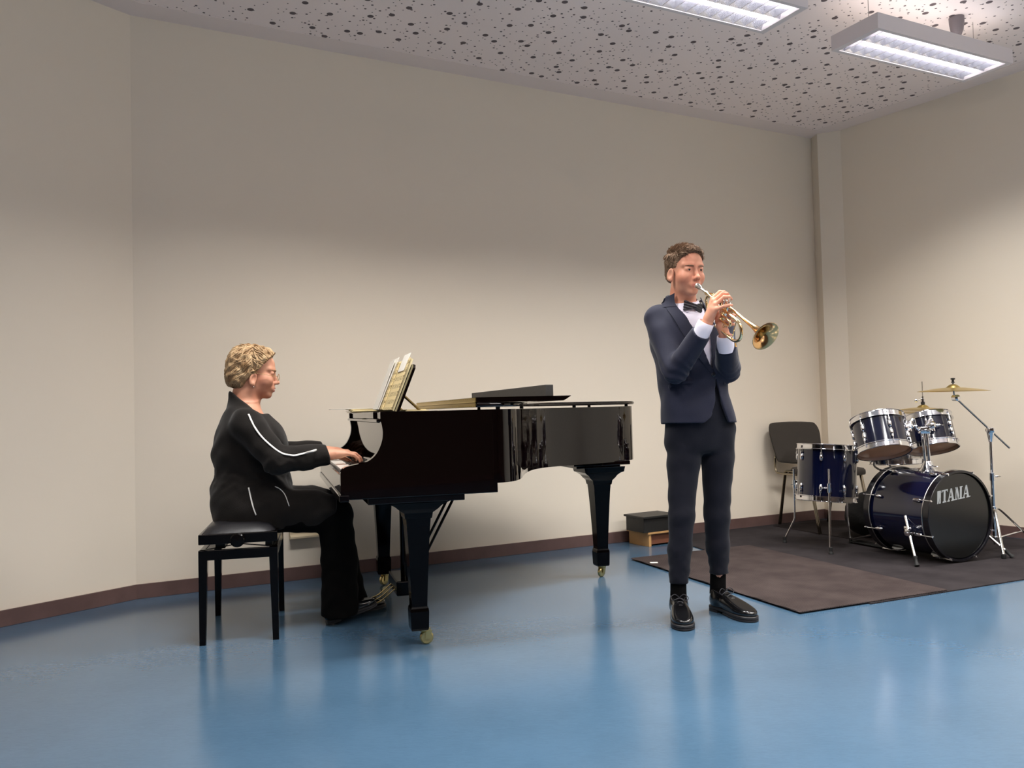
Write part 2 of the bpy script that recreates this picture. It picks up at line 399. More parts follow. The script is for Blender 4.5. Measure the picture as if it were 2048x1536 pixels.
# two added fill lamps, out of view, that lift the ceiling and upper walls
def fill_uplighter(x,y,pw,lab):
    t = thing('added_fill_lamp',lab,'fill lamp',(x,y,0),group='added fill lamps')
    MB().lathe([(.14,.001),(.14,.012),(.03,.022),(.012,.03)],28,TR((x,y,0))).build('base','lamp_body',t,smooth=35)
    MB().tube([(x,y,.02),(x,y,1.74)],.012,12).build('pole','steel',t,smooth=40)
    MB().lathe([(.015,1.72),(.10,1.76),(.19,1.86),(.186,1.862),(.098,1.768),(.0,1.735)],32,TR((x,y,0))).build('fill_lamp_bowl','lamp_body',t,smooth=50)
    lt_ = bpy.data.lights.new('added_fill_light','AREA'); lt_.shape = 'DISK'; lt_.size = .34; lt_.energy = pw; lt_.color = (1.,.93,.86)
    l = bpy.data.objects.new('added_fill_light',lt_); COL.objects.link(l); l.location = (x,y,1.863); l.rotation_euler = (R(180),0,0)
fill_uplighter(-.6,-1.2,100.,'grey added fill lamp behind the camera, outside the picture'); fill_uplighter(3.9,-.2,75.,'grey added fill lamp right of the camera, outside the picture')
# ------------------------------------------------------------------ grand piano
PN = thing('grand_piano','glossy black grand piano on brass casters with its lid closed and front flap folded back','piano',(.55,.62,0),PF)
YS,YE = -.13,1.36        # treble side and spine side
cheek = [(-.333,.640),(-.333,.742),(-.327,.757),(-.312,.768),(-.285,.774),(-.24,.782),(-.214,.793),(-.192,.812),(-.176,.838),(-.164,.872),(-.161,.905),(-.165,.935),(-.170,.952),(-.170,.985)]
def arcs(pts,n=4): return [tuple(p) for p in smooth_path(pts,n)]
cp = cheek[:2]+[(-.331,.750),(-.324,.761)]+arcs(cheek[3:12],3)+cheek[12:]
XZ = Matrix(((1,0,0,0),(0,0,-1,0),(0,1,0,0),(0,0,0,1)))      # (x,y)->(x,z), z->-y
case = MB()
case.prism(cp+[(.30,.985),(.30,.64)], -(YS+.045), -YS, XZ)             # treble cheek and straight side
case.prism(cp+[(.30,.985),(.30,.64)], -YE, -(YE-.045), XZ)
# outline of the bent side, from the straight part round the tail to the spine
bent = smooth_path([(.30,YS),(.36,-.118),(.42,-.06),(.475,.05),(.53,.20),(.60,.37),(.69,.53),(.80,.635),(.94,.695),(1.08,.735),(1.22,.79),(1.34,.865),(1.42,.95),(1.455,1.05),(1.455,1.17),(1.42,1.27),(1.34,1.335),(1.22,YE),(1.0,YE),(.6,YE),(.30,YE)],6)
bent = np.array(bent); 
tng = np.gradient(bent,axis=0); tng /= np.linalg.norm(tng,axis=1)[:,None]; nrm = np.stack([-tng[:,1],tng[:,0]],1)
inner = bent+nrm*.045; n = len(bent)
zb = .675
v = [(x,y,z) for z in (zb,.985) for x,y in bent]+[(x,y,z) for z in (zb,.985) for x,y in inner]
f = []
for i in range(n-1): f += [(i,i+1,n+i+1,n+i),(2*n+i+1,2*n+i,3*n+i,3*n+i+1),(n+i,n+i+1,3*n+i+1,3*n+i),(i+1,i,2*n+i,2*n+i+1)]
case.add(v,f)
# bottom closing board and keybed
case.prism([tuple(p) for p in inner[::3]]+[(.30,1.32),(.30,-.09)],.70,.715)
case.box((-.30,YS+.04,.70),(.31,YE-.04,.715))
CASE = case.build('case','piano',PN,smooth=35,frame=PF)
kb = MB(); kb.box((-.30,YS+.005,.635),(.318,YE-.01,.675),bev=.003); kb.box((-.225,YS+.012,.610),(.176,YE-.02,.636),bev=.003); kb.box((-.339,YS-.002,.628),(-.30,YE,.655),bev=.003)
kb.build('keybed','piano',PN,frame=PF)
ks = MB(); ks.box((-.333,YS+.045,.655),(-.318,YE-.045,.735),bev=.004); ks.build('key_slip','piano',PN,frame=PF)
ky0,ky1 = .0,1.225; kw = (ky1-ky0)/52; zk = .748
kbk = MB(); kbk.box((-.318,YS+.045,.655),(-.14,ky0,.755),bev=.003); kbk.build('key_block','piano',PN,frame=PF)
kbk = MB(); kbk.box((-.318,ky1,.655),(-.14,YE-.045,.755),bev=.003); kbk.build('key_block','piano',PN,frame=PF)
wk = MB(); wk.box((-.315,ky0+.0006,.705),(-.155,ky0+kw-.0006,zk),bev=.0015); W0 = wk.build('white_key','ivory',PN,frame=PF)
for i in range(1,52):
    o = W0.copy(); COL.objects.link(o); o.location = (0,i*kw,0)
# black keys: bass is at the player's left (far from the camera)
bk = MB(); bk.add([(-.262,-.0055,zk-.003),(-.155,-.0055,zk-.003),(-.155,.0055,zk-.003),(-.262,.0055,zk-.003),(-.256,-.0045,zk+.012),(-.155,-.0045,zk+.012),(-.155,.0045,zk+.012),(-.256,.0045,zk+.012)],[(0,3,2,1),(4,5,6,7),(0,1,5,4),(1,2,6,5),(2,3,7,6),(3,0,4,7)])
B0 = None
for i in range(51):
    if i % 7 in (0,2,3,5,6):             # i counts white keys from the bass: A B | C D E ...
        y = ky1-(i+1)*kw
        if B0 is None:
            B0 = bk.build('black_key','ebony',PN,frame=PF); B0.location = (0,y,0)
        else:
            o = B0.copy(); COL.objects.link(o); o.location = (0,y,0)
# fallboard, open and leaning back
fb = MB(); fp = smooth_path([(-.165,.752),(-.150,.765),(-.142,.82),(-.140,.89),(-.146,.938)],5)
prof = [(x,z) for x,z in fp]+[(x+.018,z) for x,z in fp[::-1]]
fb.prism(prof,-(YE-.047),-(YS+.047),XZ); fb.build('fallboard','piano',PN,smooth=40,frame=PF)
# shelf bar over the fallboard, and the tray the music desk stands on
sb = MB(); sb.box((-.180,YS+.046,.943),(-.10,YE-.046,.956),bev=.003)
sb.build('stretcher_bar','piano',PN,frame=PF)
tr = MB(); tr.box((-.168,.14,.957),(.12,1.10,.986),bev=.002)
for y0,y1 in ((YS+.046,.05),(1.19,YE-.046)): tr.box((-.160,y0,.957),(.12,y1,.983),bev=.002)
tr.build('music_tray','piano',PN,frame=PF)
fr_ = MB(); fr_.box((.12,YS+.046,.955),(.235,YE-.046,.982),bev=.002); fr_.build('front_board','piano',PN,frame=PF)
# music desk with its prop
md = MB(); dlean = Vector((.12,0,.30)).normalized(); dn = Vector((dlean.z,0,-dlean.x))
def dk(s_,y,t): p = Vector((-.045,0,.987))+dlean*s_+dn*t; return (p.x,y,p.z)
y0,y1,H_ = .28,.98,.235
v = [dk(s_,y,t) for t in (0,.012) for s_,y in ((0,y0),(0,y1),(H_-.02,y1),(H_,y1-.04),(H_,y0+.04),(H_-.02,y0))]
md.add(v,[(0,1,2,3,4,5),(11,10,9,8,7,6)]+[(i,6+i,6+(i+1)%6,(i+1)%6) for i in range(6)])
md.build('music_desk','piano',PN,frame=PF)
pr = MB()
for y in (.36,.9): pr.tube([dk(.09,y,.014),(.075,y,.990)],.006,6)
pr.build('desk_prop','brass_dark',PN,frame=PF) if 'brass_dark' in M else None
# lid: main lid, folded front flap, hinge strips, bumpers
lz = .995
def offs(p,d): return p-nrm*d
lidc = [(.228,YS-.012)]+[tuple(q) for q in offs(bent,.014)[3:-3]]+[(.228,YE+.012)]
def slab(mb,pts,z0,z1,r_=.006):
    n = len(pts); P = np.array(pts); 
    t = np.roll(P,-1,0)-np.roll(P,1,0); t /= np.linalg.norm(t,axis=1)[:,None]+1e-9; nn = np.stack([t[:,1],-t[:,0]],1)
    a = sum(P[i][0]*P[(i+1)%n][1]-P[(i+1)%n][0]*P[i][1] for i in range(n))
    if a < 0: nn = -nn
    rings = [(P-nn*r_,z0),(P,z0+r_),(P,z1-r_),(P-nn*r_,z1)]
    v = [(x,y,z) for Q,z in rings for x,y in Q]; f = [tuple(range(n))[::-1], tuple(range(3*n,4*n))]
    for k in range(3): f += [(k*n+i,k*n+(i+1)%n,(k+1)*n+(i+1)%n,(k+1)*n+i) for i in range(n)]
    if a < 0: f = [q[::-1] for q in f]
    return mb.add(v,f)
lid = MB(); slab(lid,lidc,lz,lz+.019); lid.build('lid','piano',PN,smooth=40,frame=PF)
fl = MB(); fl.prism([(.229,lz+.0205),(.615,lz+.0205),(.627,lz+.026),(.650,lz+.040),(.650,lz+.0415),(.229,lz+.0415)],-(YE+.010),-(YS-.010),XZ)
fl.build('lid_flap','piano',PN,frame=PF)
M['hinge'] = mat('brass_hinge', (202,176,104), .34, .85)
M['brass_dark'] = mat('dull_brass', (92,74,40), .35, .8)
hg = MB()
for z0,z1 in ((lz+.001,lz+.0185),(lz+.0225,lz+.040)):
    hg.box((.2255,YS,z0),(.229,YE,z1))
for i in range(38):
    y = YS+.02+i*(YE-YS-.04)/37
    for z in (lz+.005,lz+.036): hg.sphere((.2253,y,z),(.0012,.003,.003),8,4)
hg.tube([(.2245,YS,lz+.0205),(.2245,YE,lz+.0205)],.0028,8); hg.build('piano_hinge','hinge',PN,frame=PF)
pr = MB()
for y in (.36,.9): pr.tube([dk(.085,y,.014),(.075,y,.990)],.007,6)
pr.build('desk_prop','brass_dark',PN,frame=PF)
for (x,y) in ((.33,YS+.02),(.56,.31),(.98,.72),(1.40,.98),(1.30,1.32),(.6,YE-.02)):
    MB().lathe([(.009,.9845),(.010,.99),(.009,.9955)],10,TR((x,y,0))).build('lid_bumper','rubber',PN,frame=PF)
# legs
def leg(cx,cy,ang,top,flare,zt,co=0.,ca=35):
    """square tapered leg with scrolled bracket; flare = half lengths of the bracket"""
    mb = MB(); rows = [(.066,.034),(.074,.037),(.145,.039),(.158,.037),(.165,.033),(.18,.033),(.30,.038),(.42,.044),(.50,.049),(.535,.052),(.536,.056),(.546,.058)]
    v = []; f = []
    rr = [(z,a,a) for z,a in rows]+[(.560,.060,.060),(.575,.064+.2*(flare[0]-.06),.064),(.590,.06+.42*(flare[0]-.06),.07),(.603,.06+.72*(flare[0]-.06),.075),(.610,flare[0]*.95,flare[1]*.95),(zt,flare[0],flare[1])]
    for z,a,b in rr:
        for sx,sy in ((-1,-1),(1,-1),(1,1),(-1,1)): v.append((sx*a,sy*b,z))
    n = len(rr)
    for i in range(n-1): f += [(i*4+k,i*4+(k+1)%4,i*4+4+(k+1)%4,i*4+4+k) for k in range(4)]
    f += [(3,2,1,0),tuple(4*n-4+k for k in range(4))]
    T = Matrix.Translation((cx,cy,0)) @ Matrix.Rotation(ang,4,'Z')
    L = mb.add(xf(v,T),f).build('leg','piano_leg',PN,frame=PF)
    c = MB(); 
    c.lathe([(.012,-.012),(.024,-.011),(.029,-.006),(.029,.006),(.024,.011),(.012,.012)],24,Matrix.Translation((cx+co,cy,.0292))@Matrix.Rotation(ang+R(ca),4,'Z')@Matrix.Rotation(R(90),4,'X'))
    c.sphere((cx+co,cy,.0292),.008,8,6)
    Tq = Matrix.Translation((cx+co,cy,0))@Matrix.Rotation(ang+R(ca),4,'Z')
    for s_ in (-1,1): c.add(xf([(-.008,s_*.015,.024),(.012,s_*.015,.024),(.022,s_*.015,.060),(-.004,s_*.015,.066),(-.008,s_*.018,.024),(.012,s_*.018,.024),(.022,s_*.018,.060),(-.004,s_*.018,.066)],Tq),[(0,1,2,3),(7,6,5,4),(0,4,5,1),(1,5,6,2),(2,6,7,3),(3,7,4,0)])
    c.lathe([(.020,.056),(.024,.060),(.024,.0665)],16,Matrix.Translation((cx+.004+co*.6,cy,0)))
    c.build('caster','caster',L,frame=PF,smooth=40)
    return L
M['piano_leg'] = mat('leg_lacquer', (5,3,3), .1, spec=.14)
M['caster'] = mat('caster_brass', (205,186,128), .25, .9)
leg(-.010,.0,0,.11,(.150,.075),.612,.032,0); leg(.004,1.285,0,.11,(.150,.06),.612); leg(1.228,1.012,R(0),.11,(.125,.10),.640)
bx = MB(); bx.box((1.04,.87,.640),(1.305,1.16,.660),bev=.002); bx.box((1.00,.80,.658),(1.335,1.22,.680),bev=.002); bx.build('leg_mount','piano',PN,frame=PF)
# pedal lyre
ly = MB()
for y in (.535,.70): ly.tube([(.03,y,.612),(.03,y,.16)],.013,10)
ly.box((-.035,.47,.105),(.095,.765,.175),bev=.006); ly.box((-.04,.50,.585),(.10,.735,.612),bev=.003)
LY = ly.build('pedal_lyre','piano_leg',PN,frame=PF)
for y in (.55,.6175,.685):
    q = MB(); P_ = smooth_path([(-.03,y,.128),(-.10,y,.075),(-.15,y,.06),(-.185,y,.058)],4); q.tube(P_,[.008]*4+[.010]*5+[.014]*(len(P_)-9),10,flat=.35); q.build('pedal','caster',LY,frame=PF,smooth=40)
for y in (.56,.675):
    MB().tube([(.065,y,.175),(.33,y,.66)],.007,8).build('lyre_brace','piano_leg',PN,frame=PF)

# things on the piano
M['paper'] = mat('old_paper', (232,216,170), .8, spec=.2, mottle=(28,.12))
M['paper_white'] = mat('white_paper', (244,240,230), .8, spec=.2)
m_ = bpy.data.materials.new('printed_music'); m_.use_nodes = True; nt = m_.node_tree; b = nt.nodes['Principled BSDF']; b.inputs['Roughness'].default_value = .8
tc = nt.nodes.new('ShaderNodeTexCoord'); sp = nt.nodes.new('ShaderNodeSeparateXYZ'); nt.links.new(tc.outputs['Object'],sp.inputs[0])
def mth(op,a,b_=None,c=None):
    q = nt.nodes.new('ShaderNodeMath'); q.operation = op
    for i,x in enumerate((a,b_,c)):
        if x is None: continue
        if isinstance(x,(int,float)): q.inputs[i].default_value = x
        else: nt.links.new(x,q.inputs[i])
    return q.outputs[0]
band = mth('FRACT',mth('MULTIPLY',sp.outputs[2],27.)); instaff = mth('LESS_THAN',band,.55)
linef = mth('LESS_THAN',mth('FRACT',mth('MULTIPLY',sp.outputs[2],270.)),.22)
nz = nt.nodes.new('ShaderNodeTexNoise'); nz.inputs['Scale'].default_value = 150; nt.links.new(tc.outputs['Object'],nz.inputs['Vector'])
notes = mth('GREATER_THAN',nz.outputs[0],.56)
ink = mth('MULTIPLY',instaff,mth('MAXIMUM',mth('MULTIPLY',linef,.6),notes))
mx = nt.nodes.new('ShaderNodeMix'); mx.data_type = 'RGBA'; mx.inputs[6].default_value = (*lin((232,212,160)),1); mx.inputs[7].default_value = (*lin((120,98,60)),1)
nt.links.new(ink,mx.inputs[0]); nt.links.new(mx.outputs[2],b.inputs['Base Color']); M['music'] = m_
def leanslab(mb,s0,s1,y0,y1,t0,t1,curl=0.,nseg=8,taper=0.):
    """a leaf of paper on the music desk: s along the desk, t in front of it (negative = towards the player)"""
    v = []; f = []
    for i in range(nseg+1):
        a = i/nseg; s_ = s0+(s1-s0)*a
        for y,e in ((y0,0),(y1,1)):
            for t in (t0,t1):
                v.append(dk(s_,y,t-curl*a*a*(1 if e == 0 else .6)))
    for i in range(nseg):
        a = i*4; b_ = a+4; f += [(a,a+2,b_+2,b_),(a+1,b_+1,b_+3,a+3),(a,b_,b_+1,a+1),(a+2,a+3,b_+3,b_+2)]
    f += [(0,1,3,2),(nseg*4,nseg*4+2,nseg*4+3,nseg*4+1)]
    mb.add(v,f)
g = thing('music_score','open yellowed music score leaning on the piano music desk, curling at the top','sheet music',(-.08,.62,.987),PF,'music on the piano')
q = MB(); leanslab(q,.002,.262,.36,.62,-.014,-.002); leanslab(q,.002,.262,.62,.90,-.020,-.002); q.build('page_block','paper',g,frame=PF)
q = MB(); leanslab(q,.002,.264,.355,.61,-.019,-.0155); leanslab(q,.002,.258,.63,.905,-.028,-.0215); q.build('open_pages','music',g,frame=PF)
q = MB(); leanslab(q,.0,.285,.70,.92,-.034,-.0325,-.004); leanslab(q,.0,.272,.74,.93,-.038,-.0365,.003); leanslab(q,.2,.292,.40,.60,-.022,-.0205,-.004); q.build('loose_page','paper_white',g,frame=PF)
g = MB(); leanslab(g,.002,.215,.30,.95,-.0019,-.0006); 
o = MB(); leanslab(o,.003,.225,.29,.60,-.001,.0,.0)
# second book standing behind the score
q = thing('music_book','brown-edged closed music book standing behind the open score','book',(-.06,.45,.987),PF,'music on the piano')
# stack lying on the tray in front of the desk
g = thing('sheet_stack','pile of yellowed sheet music lying on the far end of the music tray','sheet music',(-.15,1.15,.987),PF,'music on the piano')
q2 = MB()
for k in range(7):
    a = R(random.uniform(-4,4)); x0 = -.185+random.uniform(-.012,.008); y0_ = .98+random.uniform(-.01,.02); z = .9873+k*.0027
    T = Matrix.Translation((x0,y0_,z))@Matrix.Rotation(a,4,'Z'); q2.box((0,0,0),(.225,.30,.0024),T)
q2.build('yellow_sheets','paper',g,frame=PF)
q2 = MB(); P2 = [(-.295,1.005),(-.05,.99),(-.04,1.30),(-.285,1.31)]
q2.prism(P2,1.0065,1.0085); q2.build('white_sheet','paper_white',g,frame=PF)
bpy.data.objects.remove(q)
# small papers behind the desk
g = MB(); g.box((.005,.34,.9865),(.115,.62,.9905)); g.box((.015,.36,.991),(.105,.6,.9945)); 
o = g.build('paper_pad','paper',base=(.06,.48,.9865),frame=PF); tag(o,'thin pad of yellow paper lying behind the music desk','paper',group='music on the piano')
# long dark box across the lid
M['box_grey'] = mat('dark_grey_box', (58,55,52), .55, bump=(60,.08))
g = MB(); g.box((.548,-.10,1.0366),(.584,1.30,1.086),bev=.002)
o = g.build('long_box','box_grey',base=(.566,.6,1.0366),frame=PF); tag(o,'long narrow dark grey box lying across the closed piano lid','box')

# ------------------------------------------------------------------ piano stool
M['stool'] = mat('black_stool_lacquer', (8,6,6), .16, spec=.2)
M['leather'] = mat('black_leather', (30,29,32), .36, bump=(60,.06))
ST = thing('piano_stool','black adjustable piano stool with a padded leather seat','stool',(-.74,.60,0),PF)
x0,x1,y0,y1 = -.905,-.575,.31,.885
PFp = PF; c13,s13 = math.cos(R(13)),math.sin(R(13)); PF = Frame((-1.275-(c13*-.74-s13*.5975),3.916-(s13*-.74+c13*.5975),0),R(13))
ST.location = PF.w((-.74,.60,0)); ST.rotation_euler = (0,0,PF.rz)
s = MB(); s.box((x0,y0,.430),(x1,y1,.474),bev=.003); s.build('seat_frame','stool',ST,frame=PF)
# domed cushion
v=[];f=[];nx,ny = 14,20
for i in range(nx+1):
    for j in range(ny+1):
        a=i/nx*2-1;b_=j/ny*2-1; e=(1-abs(a)**3.2)*(1-abs(b_)**4.5); v.append((x0+.012+(x1-x0-.024)*i/nx, y0+.012+(y1-y0-.024)*j/ny, .474+.048*max(e,0)**.45))
f=[(i*(ny+1)+j,(i+1)*(ny+1)+j,(i+1)*(ny+1)+j+1,i*(ny+1)+j+1) for i in range(nx) for j in range(ny)]
n0=len(v); 
obj('cushion',v,f,'leather',ST,smooth=True,frame=PF)
s = MB(); z0,z1=.362,.405
for a in ((x0+.002,y0+.002,x1-.002,y0+.026),(x0+.002,y1-.026,x1-.002,y1-.002),(x0+.002,y0+.02,x0+.026,y1-.02),(x1-.026,y0+.02,x1-.002,y1-.02)): s.box((a[0],a[1],z0),(a[2],a[3],z1),bev=.002)
s.build('rail','stool',ST,frame=PF)
for sx,X in ((1,x0),(-1,x1)):
    for sy,Yy in ((1,y0),(-1,y1)):
        q = MB(); v=[]
        for z,a in ((0,.026),(.36,.036),(.405,.036)):
            for px_,py_ in ((0,0),(a,0),(a,a),(0,a)): v.append((X+sx*px_,Yy+sy*py_,z))
        ff=[(0,1,2,3),(8,9,10,11)[::-1]]+[(i*4+k,i*4+4+k,i*4+4+(k+1)%4,i*4+(k+1)%4) for i in range(2) for k in range(4)]
        if sx*sy < 0: pass
        else: ff=[t_[::-1] for t_ in ff]
        q.add(v,ff).build('leg','stool',ST,frame=PF)
q = MB()
for y in (y0+.05,y1-.07):
    for s_ in (1,-1):
        q.add([( -.74+s_*.12,y,.402),(-.74+s_*.145,y,.402),(-.74-s_*.09,y,.432),(-.74-s_*.115,y,.432),(-.74+s_*.12,y+.02,.402),(-.74+s_*.145,y+.02,.402),(-.74-s_*.09,y+.02,.432),(-.74-s_*.115,y+.02,.432)],[(0,1,3,2),(4,6,7,5),(0,2,6,4),(1,5,7,3)])
q.box((-.84,.36,.404),(-.80,.84,.430)); q.box((-.63,.36,.404),(-.60,.84,.430)); q.build('lift_mechanism','plastic',ST,frame=PF)
k_ = MB().lathe([(.010,-.03),(.012,-.002),(.026,.0),(.031,.006),(.031,.018),(.026,.024),(.0,.025)],20,TR((-.742,.308,.446),(0,-1,0))); k_.build('height_knob','stool',ST,frame=PF,smooth=35)

PF = PFp
# ------------------------------------------------------------------ people: shared anatomy
M['skin'] = mat('skin', (220,160,132), .5, spec=.3, sss=.05, mottle=(14,.1,(206,138,112)))
M['skin_w'] = mat('skin_rosy', (208,154,126), .5, spec=.35, sss=.05, mottle=(14,.1,(196,134,108)))
M['lips'] = mat('lips', (206,128,110), .5)
M['eye'] = mat('eye_white', (190,176,166), .15)
M['iris'] = mat('iris_brown', (38,28,24), .35)
M['hair_brown'] = mat('brown_hair', (108,84,66), .6, spec=.25, mottle=(40,.3,(136,110,88)))
M['hair_blond'] = mat('blond_hair', (208,178,138), .55, spec=.3, mottle=(26,.3,(150,116,80)))
M['suit'] = mat('navy_suit_cloth', (30,32,50), .72, spec=.25, sheen=.12, bump=(420,.12))
M['trouser'] = mat('dark_navy_cloth', (14,15,26), .8, spec=.2, sheen=.08, bump=(420,.12))
M['shirt'] = mat('white_shirt', (226,222,236), .7, spec=.2, bump=(30,.05))
M['black_cloth'] = mat('black_cloth', (22,18,15), .85, spec=.2, sheen=.1, bump=(300,.15))
M['black_trouser'] = mat('black_trousers', (7,6,6), .9, spec=.1)
M['satin'] = mat('black_satin_tie', (24,24,32), .35)
M['shoe'] = mat('black_shoe_leather', (14,14,16), .16, spec=.6, coat=.3)
M['sole'] = mat('shoe_sole', (30,28,30), .5)
M['piping'] = mat('white_piping', (226,222,216), .5)
M['goldframe'] = mat('gold_wire', (216,186,120), .2, 1.)
def hrot(yaw, pitch=0., roll=0.):
    """columns: forward, left, up. yaw measured from +x, pitch positive looks down"""
    m_ = Matrix.Rotation(yaw,3,'Z') @ Matrix.Rotation(pitch,3,'Y') @ Matrix.Rotation(roll,3,'X'); return np.array(m_)
def head_sdf(q, puff=0., ear=0., nr=.052):
    mir = q.copy(); mir[:,1] = np.abs(q[:,1])
    d = d_ell(q,(-.020,0,.045),(.092,.073,.073))
    d = smin(d, d_ell(q,(.030,0,.038),(.056,.058,.052)), .03)
    d = smin(d, d_ell(q,(.026,0,-.030),(.060,.057,.068)), .03)
    d = smin(d, d_ell(q,(.026,0,-.066),(.052,.047,.038)), .03)
    d = smin(d, d_ell(q,(.066,0,-.096),(.021,.021,.017)), .022)
    d = smin(d, d_ell(mir,(.050,.036,-.030),(.030+puff,.025+puff,.026+puff)), .02)
    d = smin(d, d_cap(mir,(.082,.012,.024),(.065,.048,.025),.0095,.0085), .014)
    d = smax(d, -d_ell(mir,(.098,.031,.005),(.021,.018,.0115)), .012)
    d = smin(d, d_cap(q,(.082,0,.014),(.104,0,-.030),.0065,.0095), .013)
    d = smin(d, d_ell(q,(.106,0,-.033),(.0115,.0105,.0095)), .008)
    d = smin(d, d_ell(mir,(.096,.012,-.037),(.011,.0065,.0075)), .006)
    d = smax(d, -d_ell(mir,(.101,.0065,-.046),(.007,.0035,.006)), .004)
    d = smin(d, d_ell(q,(.080,0,-.062),(.0175,.028,.020)), .014)
    d = smin(d, d_cap(mir,(.0965,.0,-.0625),(.085,.021,-.0665),.0050,.003), .006)
    d = smin(d, d_cap(mir,(.0950,.0,-.0720),(.084,.019,-.0690),.0058,.0035), .006)
    d = smax(d, -d_ell(q,(.103,0,-.0672),(.012,.020,.0013)), .003)
    # lids
    d = smin(d, d_ell(mir,(.0745,.031,.0065),(.0140,.0170,.0115)), .008)
    d = smax(d, -d_ell(mir,(.094,.031,.0040),(.014,.0122,.0026)), .002)
    # ears
    er = d_ell(mir,(-.004,.076,-.006+ear),(.018,.008,.031), hrot(R(-24),R(12)))
    er = smax(er, -d_ell(mir,(.002,.084,-.002+ear),(.0115,.011,.021), hrot(R(-24),R(12))), .006)
    er = smin(er, d_ell(mir,(.001,.073,-.030+ear),(.008,.006,.009)), .006)
    d = smin(d, er, .007)
    d = smin(d, d_cap(q,(-.030,0,-.045),(-.046,0,-.16),nr,nr+.003), .03)
    d = smin(d, d_cap(q,(.01,0,-.085),(-.02,0,-.15),.030,.036), .03)
    return d
def tolocal(p, c, Rm, s): return ((p-np.array(c))@Rm)/s
def near(p, c, rad, fn, big=.05):
    """evaluate fn only near c"""
    dist = np.linalg.norm(p-np.array(c,float),axis=1)-rad; out = dist+.02; k = dist < big
    if k.any(): out[k] = np.minimum(fn(p[k]), out[k]+10)
    return out
def chain(p, pts, rad, k=.01):
    d = None
    for i in range(len(pts)-1):
        e = d_cap(p,pts[i],pts[i+1],rad[i],rad[i+1]); d = e if d is None else smin(d,e,k)
    return d
def hand_sdf(p, wrist, fingers, thumb, r=.0085, wr=.024, fk=.004):
    """fingers: four lists of (knuckle, pip, dip, tip)"""
    w_ = np.array(wrist,float); d = None
    for i,f in enumerate(fingers):
        kx = np.array(f[0],float); mid = w_*.72+kx*.28
        e = d_cap(p, w_*.85+kx*.15, kx, .016, .0108 if i < 3 else .0098)
        d = e if d is None else smin(d,e,.014)
    d = smin(d, d_cap(p, w_*.8+np.array(fingers[1][0])*.2, w_*.3+np.array(fingers[2][0])*.7, .017,.014), .014)
    for i,f in enumerate(fingers):
        k = (1.,1.04,1.,.88)[i]
        e = chain(p, f, [r*1.12*k,r*1.0*k,r*.9*k,r*.8*k], .003); d = smin(d,e,fk)
    t = thumb; e = chain(p,t,[.014,.0105,.0095,.0082][:len(t)],.005); d = smin(d,e,.010)
    return d
def wob(p, f, a, ph=0.):
    x,y,z = p[:,0]*f+ph,p[:,1]*f+ph*1.7,p[:,2]*f
    return a*(np.sin(x*1.1+1.9*np.sin(z*.7+y*.5))*np.cos(z*1.3+1.2*np.sin(y*.9)+ph)+.5*np.sin(2.1*z+1.7*np.sin(1.3*x)+1.1*y))
def face_extras(parent, c, Rm, s, gaze=(1,0,0), frame=WORLD, brow='hair_brown'):
    Rm = np.array(Rm); W_ = lambda l: np.array(c)+Rm@(np.array(l,float)*s)
    for sg in (1,-1):
        e = MB(); e.sphere(W_((.0740,sg*.031,.005)), .0122*s, 16,12); E_ = e.build('eyeball','eye',parent,smooth=True,frame=frame)
        g = Rm@np.array(gaze,float); g /= np.linalg.norm(g)
        i_ = MB(); v=[(0,0,.0124*s)];f=[]
        for a in range(14):
            t=2*math.pi*a/14; v.append((.0068*s*math.cos(t),.0068*s*math.sin(t),.0107*s))
        f=[(0,1+a,1+(a+1)%14) for a in range(14)]
        i_.add(xf(v,TR(W_((.0741,sg*.031,.005)),g)),f); i_.build('iris','iris',E_,smooth=True,frame=frame)
        b = MB(); P_ = [W_((.0925-.0125*((t-.2)**2)*2.2, sg*(.012+.036*t), .0200+.0035*math.sin(t*2.4)-.002*t)) for t in np.linspace(0,1,8)]
        b.tube(P_,[.0022*s,.0036*s,.0040*s,.0040*s,.0036*s,.0030*s,.0022*s,.001*s],7,flat=.6); b.build('eyebrow',brow,parent,smooth=True,frame=frame)
def tufts(name, fn, samples, dirfn, matn, parent, length, rad, frame=WORLD, lift=.15, seed=3, spread=.22, steps=5, flat=.45, wave=0.):
    """short locks of hair that follow the surface fn=0; dirfn(p) = combing direction"""
    rr = np.random.default_rng(seed); mb = MB(); P = np.array(samples,float); e = .004; n = len(P)
    def grad(Q):
        G = np.stack([fn(Q+np.eye(3)[i]*e)-fn(Q-np.eye(3)[i]*e) for i in range(3)],1); return G/(np.linalg.norm(G,axis=1)[:,None]+1e-9)
    D = np.array([dirfn(q) for q in P],float)+rr.normal(0,spread,(n,3)); L = length*rr.uniform(.6,1.25,n); li = lift*rr.uniform(.2,1.4,n)*L; ra = rad*rr.uniform(.7,1.3,n); ph = rr.uniform(0,6.28,n)
    path = [P-grad(P)*.002]; Q = P.copy()
    for k in range(1,steps+1):
        G = grad(Q); T_ = D-G*(D*G).sum(1)[:,None]; T_ /= np.linalg.norm(T_,axis=1)[:,None]+1e-9; S_ = np.cross(G,T_)
        Q = Q+T_*(L/steps)[:,None]+S_*(wave*np.sin(ph+k*1.4))[:,None]*(L/steps)[:,None]; D = D*.8+T_*.2
        off = li*(k/steps)**1.3+.0008; v = fn(Q)-off; Q = Q-grad(Q)*v[:,None]
        path.append(Q.copy())
    path = np.stack(path,1); prof = np.interp(np.linspace(0,1,steps*2+1),[0,.25,.6,.85,1],[.8,1.05,1.,.6,.12])
    for p_,r_ in zip(path,ra): mb.tube(smooth_path(p_,2),prof*r_,5,cap=False,flat=flat)
    return mb.build(name,matn,parent,smooth=True,frame=frame)
